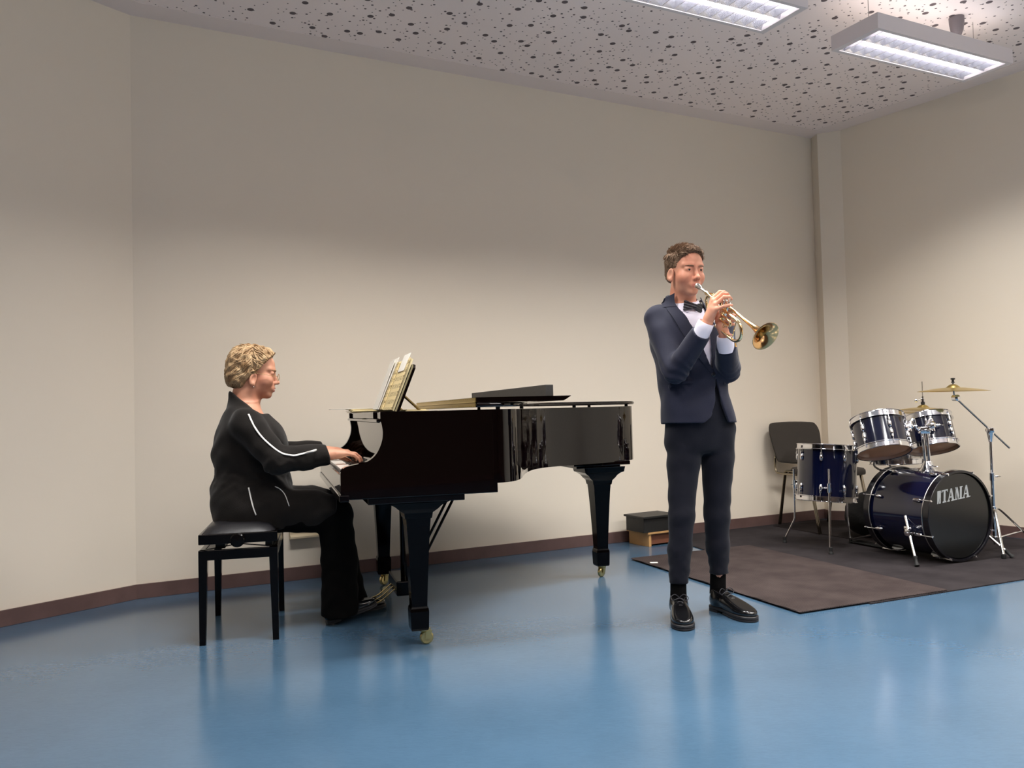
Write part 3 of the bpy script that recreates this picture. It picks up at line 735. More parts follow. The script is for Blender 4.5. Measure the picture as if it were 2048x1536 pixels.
def surf_samples(fn, c, rad, n, seed=1, cond=None):
    """roughly even points on fn=0 seen from centre c"""
    k = np.arange(n)+.5; ph = np.arccos(1-2*k/n); th = math.pi*(1+5**.5)*k
    D = np.stack([np.cos(th)*np.sin(ph),np.sin(th)*np.sin(ph),np.cos(ph)],1)
    if cond is not None: D = D[cond(D)]
    t = np.full(len(D),.03)
    for _ in range(60):
        v = fn(np.array(c)+D*t[:,None]); t = np.where(v < 0, t-v*.8+.0002, t-v*.8)
    return np.array(c)+D*t[:,None], D
def shoe(parent, heel, toe, frame=WORLD, laces=True, sc_=1., lift=0.):
    heel = np.array(heel,float); toe = np.array(toe,float); L = np.linalg.norm(toe-heel); f = (toe-heel)/L
    s = L/.292; up_ = np.array((0,0,1.)); f2 = f.copy(); lf = np.cross(up_,f2); lf /= np.linalg.norm(lf); up2 = np.cross(f2,lf); Rm = np.stack([f2,lf,up2],1)
    def fn(p):
        q = tolocal(p,heel,Rm,s)
        d = d_ell(q,(.222,0,.034),(.068,.046,.030)); d = smin(d,d_ell(q,(.15,0,.045),(.085,.043,.040)),.03)
        d = smin(d,d_ell(q,(.050,0,.048),(.052,.037,.050)),.03); d = smin(d,d_cap(q,(.058,0,.06),(.052,0,.092),.040,.036),.02)
        d = smin(d,d_cap(q,(.085,0,.070),(.175,0,.050),.028,.022),.02)
        d = smax(d, -(q[:,2]-.020), .004); d = smax(d, q[:,2]-.102+.25*(q[:,0]-.05), .004)
        # welted edge of the lace facing
        return d*s
    lo = np.minimum(heel,toe)-.12; hi = np.maximum(heel,toe)+.13; lo[2] = heel[2]-.02; hi[2] = heel[2]+.16
    P,F = isomesh(fn,lo,hi,.004); S = obj('shoe',P,F,'shoe',parent,smooth=True,frame=frame)
    out = [(.0,0),(.004,.022),(.02,.034),(.05,.037),(.09,.034),(.13,.037),(.18,.047),(.22,.0505),(.255,.046),(.28,.030),(.293,.008)]
    pts = smooth_path([(x,y) for x,y in out]+[(x,-y) for x,y in out[::-1][:-1]],3)
    Tm = np.eye(4); Tm[:3,:3] = Rm*s; Tm[:3,3] = heel
    sb = MB(); slab(sb,[tuple(a) for a in pts],.010,.024,.003); hb = [tuple(a) for a in pts if a[0] < .08]; slab(sb,hb,0.,.0102,.001); sb.prism([tuple(a) for a in pts if a[0] > .115],.003,.0102)
    sb2 = MB(); sb2.add(xf(np.concatenate(sb.v),Tm),sb.f); sb2.build('sole','sole',S,frame=frame)
    if laces:
        lb = MB()
        for k in range(4):
            x = .105+.022*k; z = .096-.0085*k*1.15; P_ = [(x-.002,-.020,z-.014),(x,-.010,z-.003),(x,0,z),(x+.002,.010,z-.003),(x+.003,.020,z-.014)]
            lb.tube(smooth_path(P_,3),.0026,6)
        for sg in (1,-1): lb.tube(smooth_path([(.10,0,.099),(.10,sg*.02,.112),(.105,sg*.038,.100),(.11,sg*.03,.088),(.102,0,.098)],4),.0020,6)
        l2 = MB(); l2.add(xf(np.concatenate(lb.v),Tm),lb.f); l2.build('lace','satin',S,frame=frame,smooth=True)
    return S
def patch(fn, left, right, n_across, dirv, off, thick, start=.25, nseg=5):
    """a strip of cloth lying on fn=0 between two edge lines, pressed on along dirv"""
    A = smooth_path(left,nseg) if len(left) > 2 else np.array(left,float); B = smooth_path(right,nseg) if len(right) > 2 else np.array(right,float)
    n = len(A); rows = [A*(1-t)+B*t for t in np.linspace(0,1,n_across+1)]; Q = np.concatenate(rows); D = np.array(dirv,float); D /= np.linalg.norm(D)
    P = Q-D*start; 
    for _ in range(80): v = fn(P)-off; P = P+D*np.clip(v,-.02,.03)[:,None]*.8
    P = np.where(np.linalg.norm(P-Q,axis=1)[:,None] > .3, Q, P)
    Pi = P+D*thick
    v = np.concatenate([P,Pi]); m_ = len(P); f = []
    for i in range(n_across):
        for j in range(n-1): a = i*n+j; q = (a,a+1,a+n+1,a+n); f.append(q); f.append(tuple(x+m_ for x in q[::-1]))
    for j in range(n-1): f += [(j+1,j,m_+j,m_+j+1),(n_across*n+j,n_across*n+j+1,m_+n_across*n+j+1,m_+n_across*n+j)]
    for i in range(n_across): f += [(i*n,i*n+n,m_+i*n+n,m_+i*n),(i*n+2*n-1,i*n+n-1,m_+i*n+n-1,m_+i*n+2*n-1)]
    return v,f
# ------------------------------------------------------------------ the pianist, in the piano's axes
PW = thing('person','person with short blond hair, glasses and a black white-piped jacket, seated playing the piano','person',(-.60,.60,0),PF)
HCw = (-.668,.60,1.184); HRw = hrot(0.,R(7)); HSw = 1.0
hw = lambda p: near(p,HCw,.20,lambda q: head_sdf(tolocal(q,HCw,HRw,HSw),puff=.004,ear=-.026)*HSw)
RWf = [[(-.262,.372,.797),(-.232,.367,.790),(-.214,.365,.775),(-.206,.365,.761)],
       [(-.260,.391,.801),(-.224,.391,.795),(-.203,.392,.777),(-.196,.393,.761)],
       [(-.262,.410,.800),(-.226,.413,.795),(-.206,.416,.777),(-.200,.418,.762)],
       [(-.270,.428,.795),(-.240,.437,.790),(-.224,.442,.774),(-.218,.445,.761)]]
RWf = [RWf[3],RWf[2],RWf[1],RWf[0]]          # index ... little finger (nearest the camera)
RWt = [(-.315,.415,.790),(-.285,.440,.778),(-.262,.452,.768),(-.246,.456,.760)]
LWf = [[(-.262,y,.797),(-.228,y+.002,.792),(-.207,y+.003,.777),(-.200,y+.004,.761)] for y in (.745,.765,.784,.802)]
LWt = [(-.315,.75,.790),(-.285,.728,.778),(-.262,.716,.768),(-.246,.712,.760)]
def body_w(p):
    d = hw(p)
    d = smin(d, d_cap(p,(-.705,.6,1.09),(-.715,.6,.98),.052,.06), .02)
    t = d_loft(p, resample([(.50,-.69,.6,.13,.17),(.64,-.69,.6,.13,.16),(.80,-.69,.6,.13,.15),(.92,-.70,.6,.12,.16),(.99,-.71,.6,.08,.11),(1.04,-.715,.6,.055,.06)],3)); d = smin(d,t,.03)
    for (s_,e_,w_) in (((-.70,.43,.93),(-.565,.355,.775),(-.325,.392,.797)),((-.70,.77,.93),(-.60,.86,.79),(-.325,.775,.797))):
        d = smin(d, chain(p,[s_,e_,w_],[.048,.040,.025],.02), .02)
    d = np.minimum(d, near(p,(-.27,.40,.78),.10,lambda q: hand_sdf(q,(-.325,.393,.795),RWf,RWt)))
    d = np.minimum(d, near(p,(-.27,.77,.78),.10,lambda q: hand_sdf(q,(-.325,.775,.795),LWf,LWt)))
    for y,k,a in ((.50,(-.31,.49,.51),(-.295,.50,.09)),(.71,(-.33,.71,.51),(-.25,.68,.09))):
        d = smin(d, chain(p,[(-.66,y,.55),k,a],[.075,.055,.035],.02), .02)
    return d
P,F = isomesh(body_w,(-.95,.2,.03),(-.12,.98,1.33),.0032)
cen = P[F].mean(1); L_ = tolocal(cen,HCw,HRw,HSw)
lipm = ((L_[:,0] > .078)&(np.abs(L_[:,1]) < .021)&(L_[:,2] < -.0585+.0)&(L_[:,2] > -.0775)&(np.abs(L_[:,1]) < .023-.9*np.abs(L_[:,2]+.067))).astype(int)
BW = obj('body',P,F,None,PW,smooth=True,frame=PF,mats=['skin_w','lips'],fmat=lipm)
face_extras(BW,HCw,HRw,HSw,gaze=(1,0,-.35),frame=PF,brow='hair_blond')
# hair
def hair_w(p):
    q = tolocal(p,HCw,HRw,HSw)
    d = d_ell(q,(-.026,0,.044),(.105,.088,.090)); d = smin(d,d_ell(q,(.028,0,.070),(.064,.068,.048)),.03)
    d = smin(d, d_ell(q,(-.066,0,-.020),(.062,.074,.072)), .03)
    cut = np.maximum(q[:,0]-(.018+.62*(q[:,2]-.0)), -(q[:,2]-.125))      # clears the face
    cut = (q[:,0]-.004)*.80-(q[:,2]-.012)*.60                         # >0: in front of and below the hair line
    d = smax(d, cut, .006)
    d = smax(d, -(q[:,2]+.078+.35*(q[:,0]+.07)), .008)
    ear = d_ell(np.stack([q[:,0],np.abs(q[:,1]),q[:,2]],1),(.012,.085,-.040),(.020,.03,.024)); d = smax(d,-ear,.006)
    return d+wob(q,75,.0028)+wob(q,150,.0012,2.)
P,F = isomesh(hair_w,(-.84,.45,1.03),(-.5,.75,1.36),.0034)
HW = obj('hair',P,F,'hair_blond',BW,smooth=True,frame=PF)
def okw(D): return (D[:,2] > -.62)
S,D = surf_samples(hair_w,(-.70,.60,1.20),.1,1900,cond=okw)
k = np.abs(hair_w(S)) < .004; S = S[k]
def comb_w(p):
    q = (p-np.array(HCw)); 
    if q[0] > -.01: return (.55,.35*np.sign(q[1]),-.35)
    return (-.5,.0,-.8)
tufts('hair_locks',hair_w,S,comb_w,'hair_blond',HW,.050,.0048,PF,lift=.10,spread=.20,wave=.28,flat=.5)
# glasses
g = MB(); Wl = lambda l: np.array(HCw)+HRw@np.array(l,float)
for sg in (1,-1):
    rim_ = [Wl((.108+.004*math.cos(a), sg*(.033+.023*math.cos(a)), -.010+.0165*math.sin(a))) for a in np.linspace(0,2*math.pi,25)]
    g.tube(rim_,.0011,6,cap=False)
    g.tube([Wl((.104,sg*.056,-.006)),Wl((.098,sg*.066,-.007)),Wl((.04,sg*.078,-.004)),Wl((-.002,sg*.080,.000)),Wl((-.018,sg*.078,-.014))],.0008,6)
g.tube(smooth_path([Wl((.107,-.011,-.004)),Wl((.112,0,.001)),Wl((.107,.011,-.004))],4),.0011,6)
g.build('glasses','goldframe',BW,frame=PF)
m_ = bpy.data.materials.new('lens_glass'); m_.use_nodes = True; b = m_.node_tree.nodes['Principled BSDF']; b.inputs['Transmission Weight'].default_value = 1.; b.inputs['Roughness'].default_value = 0.; b.inputs['IOR'].default_value = 1.1; b.inputs['Base Color'].default_value = (1,1,1,1); M['lens'] = m_
for sg in (1,-1):
    v = [Wl((.108,sg*.033,-.010))]+[Wl((.108+.003*math.cos(a), sg*(.033+.0225*math.cos(a)), -.010+.016*math.sin(a))) for a in np.linspace(0,2*math.pi,25)[:-1]]
    obj('lens',v,[(0,1+i,1+(i+1)%24) for i in range(24)],'lens',BW,frame=PF)
# earring
MB().sphere(Wl((.003,-.0825,-.066)),.0022,8,6).build('earring','chrome',BW,frame=PF)
# jacket
rows_w = resample([(.475,-.690,.6,.172,.215),(.52,-.690,.6,.176,.222),(.58,-.690,.6,.184,.222),(.64,-.690,.6,.186,.207),(.70,-.686,.6,.172,.192),(.75,-.688,.6,.170,.190),(.81,-.694,.6,.175,.197),(.87,-.690,.6,.166,.202),(.93,-.694,.6,.145,.200),(.985,-.710,.6,.106,.165),(1.03,-.712,.6,.086,.112),(1.065,-.716,.6,.070,.078),(1.10,-.720,.6,.066,.068)],4)
SHW = [((-.702,.415,.945),(-.572,.345,.782),(-.345,.382,.797)),((-.702,.785,.945),(-.61,.865,.79),(-.345,.783,.797))]
def coat_w(p):
    d = d_loft(p,rows_w,2.4)
    d = smin(d, d_cap(p,(-.705,.44,.95),(-.705,.76,.95),.066), .03)
    for s_,e_,w_ in SHW:
        d = smin(d, chain(p,[s_,e_,w_],[.070,.062,.047],.02), .025)
    for y in (.485,.72):
        d = smin(d, chain(p,[(-.66,y,.55),(-.42,y,.540),(-.33,y,.525)],[.10,.088,.078],.02), .035)
    d = smax(d, p[:,0]+.325-.25*(p[:,2]-.5), .010)                   # front hem over the lap (sleeves are added again below)
    for s_,e_,w_ in SHW:
        d = smin(d, chain(p,[e_,w_],[.060,.046],.02), .012)
    d = smax(d, p[:,0]+.348+.2*(p[:,2]-.8), .004)
    zc_ = 1.094-.80*(p[:,0]+.775); cutn = (p[:,2]-np.maximum(zc_,.988))*.78
    d = smax(d, cutn, .006)
    d = smax(d, -d_loft(p,[(1.0,-.70,.6,.050,.052),(1.12,-.705,.6,.062,.062)],2.), .004)
    m1 = np.exp(-((p[:,0]+.56)**2+(p[:,2]-.79)**2)/.006); m2 = np.exp(-((p[:,2]-.70)/.06)**2)
    return d+wob(p,26,.0030)+wob(p,60,.0026,1.)*(m1+m2)
P,F = isomesh(coat_w,(-.92,.22,.44),(-.28,.98,1.13),.0055)
CW = obj('jacket',P,F,'black_cloth',PW,smooth=True,frame=PF)
# white piping on the sleeve and on the pockets
CAML = np.array((-.58,-3.5,.98))
def on_coat(pts):
    out = []
    for q in pts:
        q = np.array(q,float); d_ = q-CAML; d_ /= np.linalg.norm(d_); o_ = q-d_*.35
        for _ in range(70): o_ = o_+d_*float(np.clip(coat_w(o_[None])[0],-.02,.05))*.8
        out.append(o_-d_*.001)
    return out
stripe = [(-.691,.3,.991),(-.679,.29,.961),(-.661,.28,.925),(-.638,.27,.892),(-.613,.265,.865),(-.586,.26,.840),(-.566,.27,.824),(-.545,.28,.812),(-.519,.29,.806),(-.497,.3,.803),(-.454,.31,.811),(-.405,.32,.822),(-.356,.335,.835)]
MB().tube(smooth_path(on_coat(stripe),4),.0052,8,flat=.55).build('sleeve_piping','piping',CW,smooth=True,frame=PF)
for z_ in ([(-.698,.37,.665),(-.690,.36,.625),(-.680,.36,.58),(-.668,.37,.541)],[(-.585,.42,.660),(-.563,.40,.648),(-.542,.39,.622),(-.525,.39,.571)]):
    MB().tube(smooth_path(on_coat(z_),4),.0045,8,flat=.5).build('pocket_piping','piping',CW,smooth=True,frame=PF)
# trousers and shoes
def pants_w(p):
    d = None
    for pts,rad in (([(-.62,.49,.53),(-.315,.49,.505),(-.298,.495,.30),(-.300,.50,.055)],[.085,.080,.082,.088]),([(-.62,.72,.53),(-.335,.715,.505),(-.28,.70,.30),(-.235,.68,.06)],[.085,.070,.076,.082])):
        e = chain(p,pts,rad,.02); d = e if d is None else smin(d,e,.01)
    d = smin(d, d_ell(p,(-.69,.6,.545),(.14,.19,.065)), .02)
    d = smax(d, -(p[:,2]-.035), .004)
    return d+wob(p,34,.0028)
P,F = isomesh(pants_w,(-.88,.36,.0),(-.18,.86,.65),.0065)
obj('trousers',P,F,'black_trouser',PW,smooth=True,frame=PF)
shoe(PW,(-.365,.480,.002),(-.125,.535,.062),PF,laces=False)
shoe(PW,(-.305,.69,.002),(-.06,.705,.010),PF,laces=False)
# ------------------------------------------------------------------ the trumpeter
PB = thing('person','young person in a navy suit and black bow tie, standing and playing a trumpet','person',(.85,3.86,0))
HCb = (.813,3.822,1.598); HRb = hrot(R(-90+21),R(5)); HSb = .995
TC = np.array((.835,3.88,0)); TA = R(12)
def tl(p): return rotz(p,TC,TA)
def tw(q):  # torso-local -> world
    q = np.atleast_2d(np.array(q,float)); ca,sa = math.cos(TA),math.sin(TA)
    return np.stack([TC[0]+ca*q[:,0]-sa*q[:,1], TC[1]+sa*q[:,0]+ca*q[:,1], q[:,2]],1)
hb_ = lambda p: near(p,HCb,.21,lambda q: head_sdf(tolocal(q,HCb,HRb,HSb),puff=.006,ear=-.010,nr=.046)*HSb)
RI=[(.876,3.575,1.439),(.909,3.575,1.467),(.928,3.582,1.467),(.938,3.588,1.460)]
RM_=[(.877,3.555,1.426),(.913,3.550,1.456),(.934,3.560,1.456),(.945,3.568,1.448)]
RR_=[(.879,3.54,1.409),(.914,3.53,1.438),(.938,3.540,1.439),(.950,3.550,1.432)]
RP_=[(.880,3.53,1.388),(.910,3.52,1.398),(.932,3.525,1.402),(.947,3.532,1.403)]
RT_=[(.858,3.60,1.370),(.872,3.605,1.405),(.888,3.605,1.424)]
LI=[(0.901, 3.615, 1.378), (0.922, 3.597, 1.386), (0.941, 3.575, 1.382), (0.951, 3.56, 1.378)]
LM=[(0.903, 3.612, 1.36), (0.927, 3.592, 1.367), (0.95, 3.57, 1.364), (0.966, 3.562, 1.361)]
LR=[(0.906, 3.605, 1.34), (0.929, 3.587, 1.344), (0.953, 3.566, 1.342), (0.968, 3.56, 1.341)]
LP=[(0.912, 3.602, 1.322), (0.929, 3.59, 1.324), (0.949, 3.572, 1.324), (0.962, 3.57, 1.324)]
LT=[(.915,3.632,1.328),(.925,3.640,1.362),(.932,3.632,1.388)]
def body_b(p):
    d = hb_(p)
    d = smin(d, d_cap(p,(.822,3.858,1.52),(.824,3.885,1.40),.045,.054), .02)
    q = tl(p); t = d_loft(q, resample([(.88,.02,0,.11,.08),(.95,.015,0,.13,.09),(1.1,0,0,.125,.085),(1.3,-.015,0,.14,.09),(1.38,-.02,0,.12,.08),(1.44,-.022,0,.06,.055)],3)); d = smin(d,t,.03)
    for pts in ([(.70,3.87,1.38),(.735,3.73,1.14),(.851,3.575,1.338)],[(.995,3.93,1.38),(.998,3.835,1.14),(.929,3.60,1.282)]):
        d = smin(d, chain(p,pts,[.045,.038,.024],.02), .02)
    d = np.minimum(d, near(p,(.90,3.56,1.40),.11,lambda q: hand_sdf(q,(.850,3.575,1.338),[RI,RM_,RR_,RP_],RT_,r=.0086)))
    d = np.minimum(d, near(p,(.93,3.59,1.33),.10,lambda q: hand_sdf(q,(.929,3.60,1.290),[LI,LM,LR,LP],LT,r=.0092)))
    for pts in ([(.80,3.89,.86),(.766,3.86,.46),(.747,3.88,.10)],[(.955,3.93,.86),(.949,3.93,.45),(.961,3.988,.10)]):
        d = smin(d, chain(p,pts,[.060,.042,.022],.02), .02)
    return d
P,F = isomesh(body_b,(.55,3.45,.05),(1.15,4.1,1.75),.0032)
cen = P[F].mean(1); L_ = tolocal(cen,HCb,HRb,HSb)
lipm = ((L_[:,0] > .078)&(np.abs(L_[:,1]) < .022)&(L_[:,2] < -.058)&(L_[:,2] > -.0785)&(np.abs(L_[:,1]) < .024-.9*np.abs(L_[:,2]+.067))).astype(int)
BB = obj('body',P,F,None,PB,smooth=True,mats=['skin','lips'],fmat=lipm)
face_extras(BB,HCb,HRb,HSb,gaze=(1,.12,-.05))
def hair_b(p):
    q = tolocal(p,HCb,HRb,HSb)
    d = d_ell(q,(-.018,0,.050),(.094,.0785,.077)); d = smin(d,d_ell(q,(.022,0,.068),(.066,.066,.044)),.02)
    d = smin(d,d_ell(q,(-.056,0,-.012),(.048,.062,.055)),.03)
    cut = np.where(q[:,2] > .03, (q[:,0]-.062+.30*(np.abs(q[:,1]))**1.0*.9)*.8-(q[:,2]-.070)*.6, (q[:,0]-.018)*.95-(q[:,2]-.03)*.25)
    hl = (q[:,0]-.024)*.84-(q[:,2]-.010)*.54
    d = smax(d, hl, .005); 
    d = smax(d, -(q[:,2]+.055+.25*(q[:,0]+.05)), .008)
    ear = d_ell(np.stack([q[:,0],np.abs(q[:,1]),q[:,2]],1),(.006,.085,-.020),(.025,.03,.036)); d = smax(d,-ear,.006)
    return (d+wob(q,90,.0014)+wob(q,190,.0008,2.))*HSb
P,F = isomesh(hair_b,(.64,3.66,1.48),(.96,3.98,1.77),.003)
HB = obj('hair',P,F,'hair_brown',BB,smooth=True)
S,D = surf_samples(hair_b,(.80,3.83,1.63),.1,5200,cond=lambda D: D[:,2] > -.55)
S = S[np.abs(hair_b(S)) < .004]; FWb = HRb[:,0]
def comb_b(p):
    q = tolocal(np.array([p]),HCb,HRb,1.)[0]
    if q[2] > .085: v = (1.0,.45,.25)
    elif q[0] > .02: v = (.8,.3,-.5)
    else: v = (.1,0,-1)
    return HRb@np.array(v)
top = S[tolocal(S,HCb,HRb,1.)[:,2] > .075]; sid = S[tolocal(S,HCb,HRb,1.)[:,2] <= .075]
tufts('hair_locks',hair_b,top,comb_b,'hair_brown',HB,.026,.0017,lift=.34,seed=5,spread=.3)
tufts('hair_locks',hair_b,sid,comb_b,'hair_brown',HB,.015,.0012,lift=.12,seed=6)
# shirt
srows = resample([(1.115,.005,0,.145,.098),(1.16,.0,0,.146,.099),(1.25,-.01,0,.152,.105),(1.35,-.016,0,.150,.102),(1.41,-.02,0,.112,.084),(1.445,-.022,0,.072,.066),(1.462,-.024,0,.062,.060)],4)
def shirt_f(p):
    q = tl(p); d = d_loft(q,srows,2.3)
    d = smin(d, d_loft(q,[(1.425,-.018,-.004,.064,.062),(1.485,-.022,-.006,.057,.058)],2.), .006)   # stand collar
    d = smax(d, -d_loft(q,[(1.425,-.020,-.004,.056,.058),(1.55,-.022,-.006,.0525,.0545)],2.), .002)
    cut = (q[:,2]-(1.462+.30*(q[:,1]+.03)))*.93; d = smax(d,cut,.002)
    return d+wob(p,45,.0012)
P,F = isomesh(shirt_f,(.66,3.74,1.08),(1.02,4.02,1.52),.0045); SB = obj('shirt',P,F,'shirt',PB,smooth=True)
for pts,rad in (([(.826,3.597,1.290),(.846,3.577,1.336)],[.036,.0335]),([(.938,3.622,1.232),(.931,3.602,1.278)],[.036,.033])):
    a,b_ = np.array(pts[0]),np.array(pts[1]); ax = (b_-a)/np.linalg.norm(b_-a); L = np.linalg.norm(b_-a)
    MB().lathe([(rad[0],-.02),(rad[0]*1.02,L*.5),(rad[1]*1.04,L),(rad[1]*.98,L+.002),(rad[1]*.90,L-.01),(rad[1]*.9,-.01)],28,TR(tuple(a),tuple(ax))).build('shirt_cuff','shirt',SB,smooth=50)
# collar wings
cw = MB()
for sg in (1,-1):
    rows = []
    for t in np.linspace(0,1,9):
        an = R(-90)+sg*R(12+75*t); rr_ = .0625; x = -.021+rr_*math.cos(an); y = -.004+rr_*math.sin(an); zt = 1.462+.30*(y+.03)+.004; dp = .048-.014*t
        rows.append(((x,y,zt),(x*1.0+.020*math.cos(an),y+.022*math.sin(an),zt-dp)))
    a = [tw(r_[0])[0] for r_ in rows]; b_ = [tw(r_[1])[0] for r_ in rows]; n = len(a)
    nn = [np.array(tw((-.021,0,1.44))[0]) for _ in a]
    v = a+b_+[x+(x-c)*.03 for x,c in zip(a,nn)]+[x+(x-c)*.03 for x,c in zip(b_,nn)]
    f = []
    for i in range(n-1): f += [(i,i+1,n+i+1,n+i),(2*n+i+1,2*n+i,3*n+i,3*n+i+1),(n+i,n+i+1,3*n+i+1,3*n+i),(i+1,i,2*n+i,2*n+i+1)]
    cw.add(v,f)
cw.build('shirt_collar','shirt',SB,smooth=40)
# bow tie
def tie_f(p):
    q = (p-tw((-.010,-.088,1.432))[0])@hrot(TA-R(90)+R(6),0,R(-9))      # x out of the chest, y to the wearer's left
    m_ = np.stack([q[:,0],np.abs(q[:,1]),q[:,2]],1); w_ = .011+.014*np.clip(m_[:,1]/.045,0,1)
    d = np.maximum(np.maximum(m_[:,1]-.047, np.abs(q[:,2])-w_), np.abs(q[:,0]+.35*m_[:,1]-.006)-.006)
    d = smin(d, d_box(q,(.004,0,0),(.009,.009,.0115),.004), .002)
    return d*.85+.0006*np.sin(q[:,2]*500+q[:,1]*90)
c_ = tw((-.010,-.088,1.432))[0]; P,F = isomesh(tie_f,c_-.065,c_+.065,.0022); obj('bow_tie',P,F,'satin',SB,smooth=True)
# jacket
jrows = resample([(.897,.034,0,.172,.126),(.95,.030,0,.167,.122),(1.05,.012,0,.158,.116),(1.15,.002,0,.161,.117),(1.25,-.013,0,.167,.121),(1.33,-.018,0,.166,.118),(1.38,-.020,0,.150,.108),(1.42,-.022,0,.115,.090),(1.455,-.024,0,.084,.074),(1.51,-.028,.004,.070,.067)],4)
SLV = [((.688,3.868,1.388),(.735,3.728,1.137),(.827,3.596,1.292)),((.992,3.925,1.388),(1.000,3.838,1.140),(.938,3.622,1.234))]
def vline(z):  # centre line and half width of the opening
    return np.interp(z,[1.13,1.34,1.43,1.49],[.062,.014,-.014,-.026]), np.interp(z,[1.125,1.13,1.34,1.43,1.49],[-.01,.0,.044,.068,.074])
def jtorso(p):
    d = d_loft(tl(p),jrows,2.5)
    return smin(d, d_cap(p,(.705,3.872,1.392),(.978,3.922,1.392),.058), .03)
def jacket_f(p):
    q = tl(p); d = jtorso(p)
    # front opening
    xc,hw_ = vline(q[:,2]); reg = np.maximum(np.abs(q[:,0]-xc)-hw_, q[:,1]+.0); op = np.maximum(reg, 1.12-q[:,2])
    d = np.maximum(d, -op*.9)
    lo = np.interp(q[:,2],[.88,.905,.93,.98,1.075,1.10],[-.030,.014,.044,.062,.074,.076]); hi = np.interp(q[:,2],[.88,.905,.93,.98,1.075,1.10],[.146,.130,.120,.105,.083,.078])
    reg = np.maximum(np.maximum(lo-q[:,0],q[:,0]-hi), np.maximum(q[:,1],q[:,2]-1.10)); d = np.maximum(d, -reg*.85)
    d = smax(d, -d_loft(q,[(.85,.032,0,.159,.112),(.95,.028,0,.155,.108),(1.06,.011,0,.146,.103)],2.4), .003)      # hollow skirt
    d = smax(d, -d_loft(q,[(1.06,.011,0,.146,.103),(1.25,-.012,0,.154,.107),(1.36,-.018,0,.150,.102),(1.42,-.022,0,.108,.082),(1.455,-.024,0,.075,.067),(1.52,-.030,.002,.063,.062)],2.4), .003)
    cutc = (q[:,2]-(1.490+.38*(q[:,1]-.02)))*.93; d = smax(d, np.where(q[:,2] > 1.40,cutc,-.1), .003)
    arm = None
    for s_,e_,w_ in SLV:
        a = chain(p,[s_,e_,w_],[.063,.056,.044],.015)
        v = np.array(w_)-np.array(e_); v /= np.linalg.norm(v); a = smax(a,(p-np.array(w_))@v-.002,.003)
        arm = a if arm is None else np.minimum(arm,a)
    d = smin(d,arm,.016)
    for s_,e_,w_ in SLV:
        e_ = np.array(e_); g_ = np.exp(-((p-e_)**2).sum(1)/.0060); d = d+g_*.0045*np.sin(((p-e_)@np.array((70,-110,95.)))+3*np.sin(p[:,0]*40))
    return d+wob(p,20,.0022)
P,F = isomesh(jacket_f,(.55,3.50,.87),(1.12,4.08,1.55),.0045)
JB = obj('jacket',P,F,'suit',PB,smooth=True)
FD = tw((0,1,0))[0]-tw((0,0,0))[0]           # pressing direction, into the chest
def tpts(l): return [tuple(tw((x,-.0,z))[0]) for x,z in l]
jf = jtorso
lp = MB()
v,f = patch(jf,tpts([(-.094,1.492),(-.088,1.436),(-.046,1.345),(.006,1.235),(.062,1.128)]),tpts([(-.118,1.455),(-.128,1.418),(-.098,1.335),(-.040,1.235),(.054,1.118)]),5,FD,.0045,.004); lp.add(v,f)
v,f = patch(jf,tpts([(.040,1.478),(.050,1.430),(.054,1.345),(.062,1.235),(.064,1.128)]),tpts([(.066,1.455),(.098,1.415),(.116,1.335),(.105,1.235),(.072,1.118)]),5,FD,.0045,.004); lp.add(v,f)
lp.build('lapel','suit',JB,smooth=40)
lp = MB()
v,f = patch(jf,tpts([(-.088,1.500),(-.092,1.465),(-.090,1.434)]),tpts([(-.118,1.482),(-.134,1.448),(-.146,1.438)]),4,FD,.0065,.004); lp.add(v,f)
v,f = patch(jf,tpts([(.040,1.480),(.048,1.452),(.052,1.430)]),tpts([(.072,1.468),(.098,1.446),(.116,1.436)]),4,FD,.0065,.004); lp.add(v,f)
lp.build('collar','suit',JB,smooth=40)
v,f = patch(jf,tpts([(-.138,1.074),(-.10,1.090),(-.042,1.094)]),tpts([(-.138,1.060),(-.10,1.076),(-.042,1.080)]),2,FD,.006,.006); MB().add(v,f).build('pocket_flap','suit',JB)
v,f = patch(jf,tpts([(.158,1.092),(.142,1.090),(.118,1.086)]),tpts([(.163,1.076),(.145,1.074),(.118,1.072)]),2,FD,.006,.006); MB().add(v,f).build('pocket_flap','suit',JB)
bp_ = tw((.060,-.114,1.118))[0]; MB().lathe([(.0,.006),(.007,.006),(.0105,.004),(.0105,.001),(.009,0)],18,TR(tuple(bp_),tuple(-FD))).build('button','satin',JB,smooth=40)
for (x,y,z) in ((.795,3.655,1.262),(.788,3.662,1.250)): pass
# trousers, socks, shoes
def tr_f(p):
    q = tl(p); d = d_loft(q,resample([(.74,.030,.01,.120,.070),(.79,.030,.015,.146,.092),(.84,.030,.015,.152,.100),(.92,.022,.0,.148,.100),(1.00,.014,0,.140,.096),(1.125,.010,0,.140,.098)],3),2.3)
    d = smax(d,-(q[:,2]-.755),.03)
    for pts,rad in (([(.803,3.888,.86),(.793,3.885,.72),(.768,3.860,.47),(.758,3.868,.32),(.750,3.875,.140)],[.086,.075,.058,.053,.042]),([(.963,3.925,.86),(.960,3.925,.72),(.950,3.930,.46),(.954,3.955,.32),(.964,3.982,.160)],[.086,.075,.059,.054,.043])):
        e = chain(p,pts,rad,.02); e = smax(e,-(p[:,2]-(pts[-1][2]+.02)),.002); d = smin(d,e,.022 if rad[1] else 0)
    m1 = np.exp(-((p[:,2]-.22)/.10)**2)+.3*np.exp(-((p[:,2]-.48)/.10)**2)
    return d+wob(p,24,.0022)+m1*wob(p,55,.0022,1.3)
P,F = isomesh(tr_f,(.62,3.72,.12),(1.12,4.08,1.16),.005)
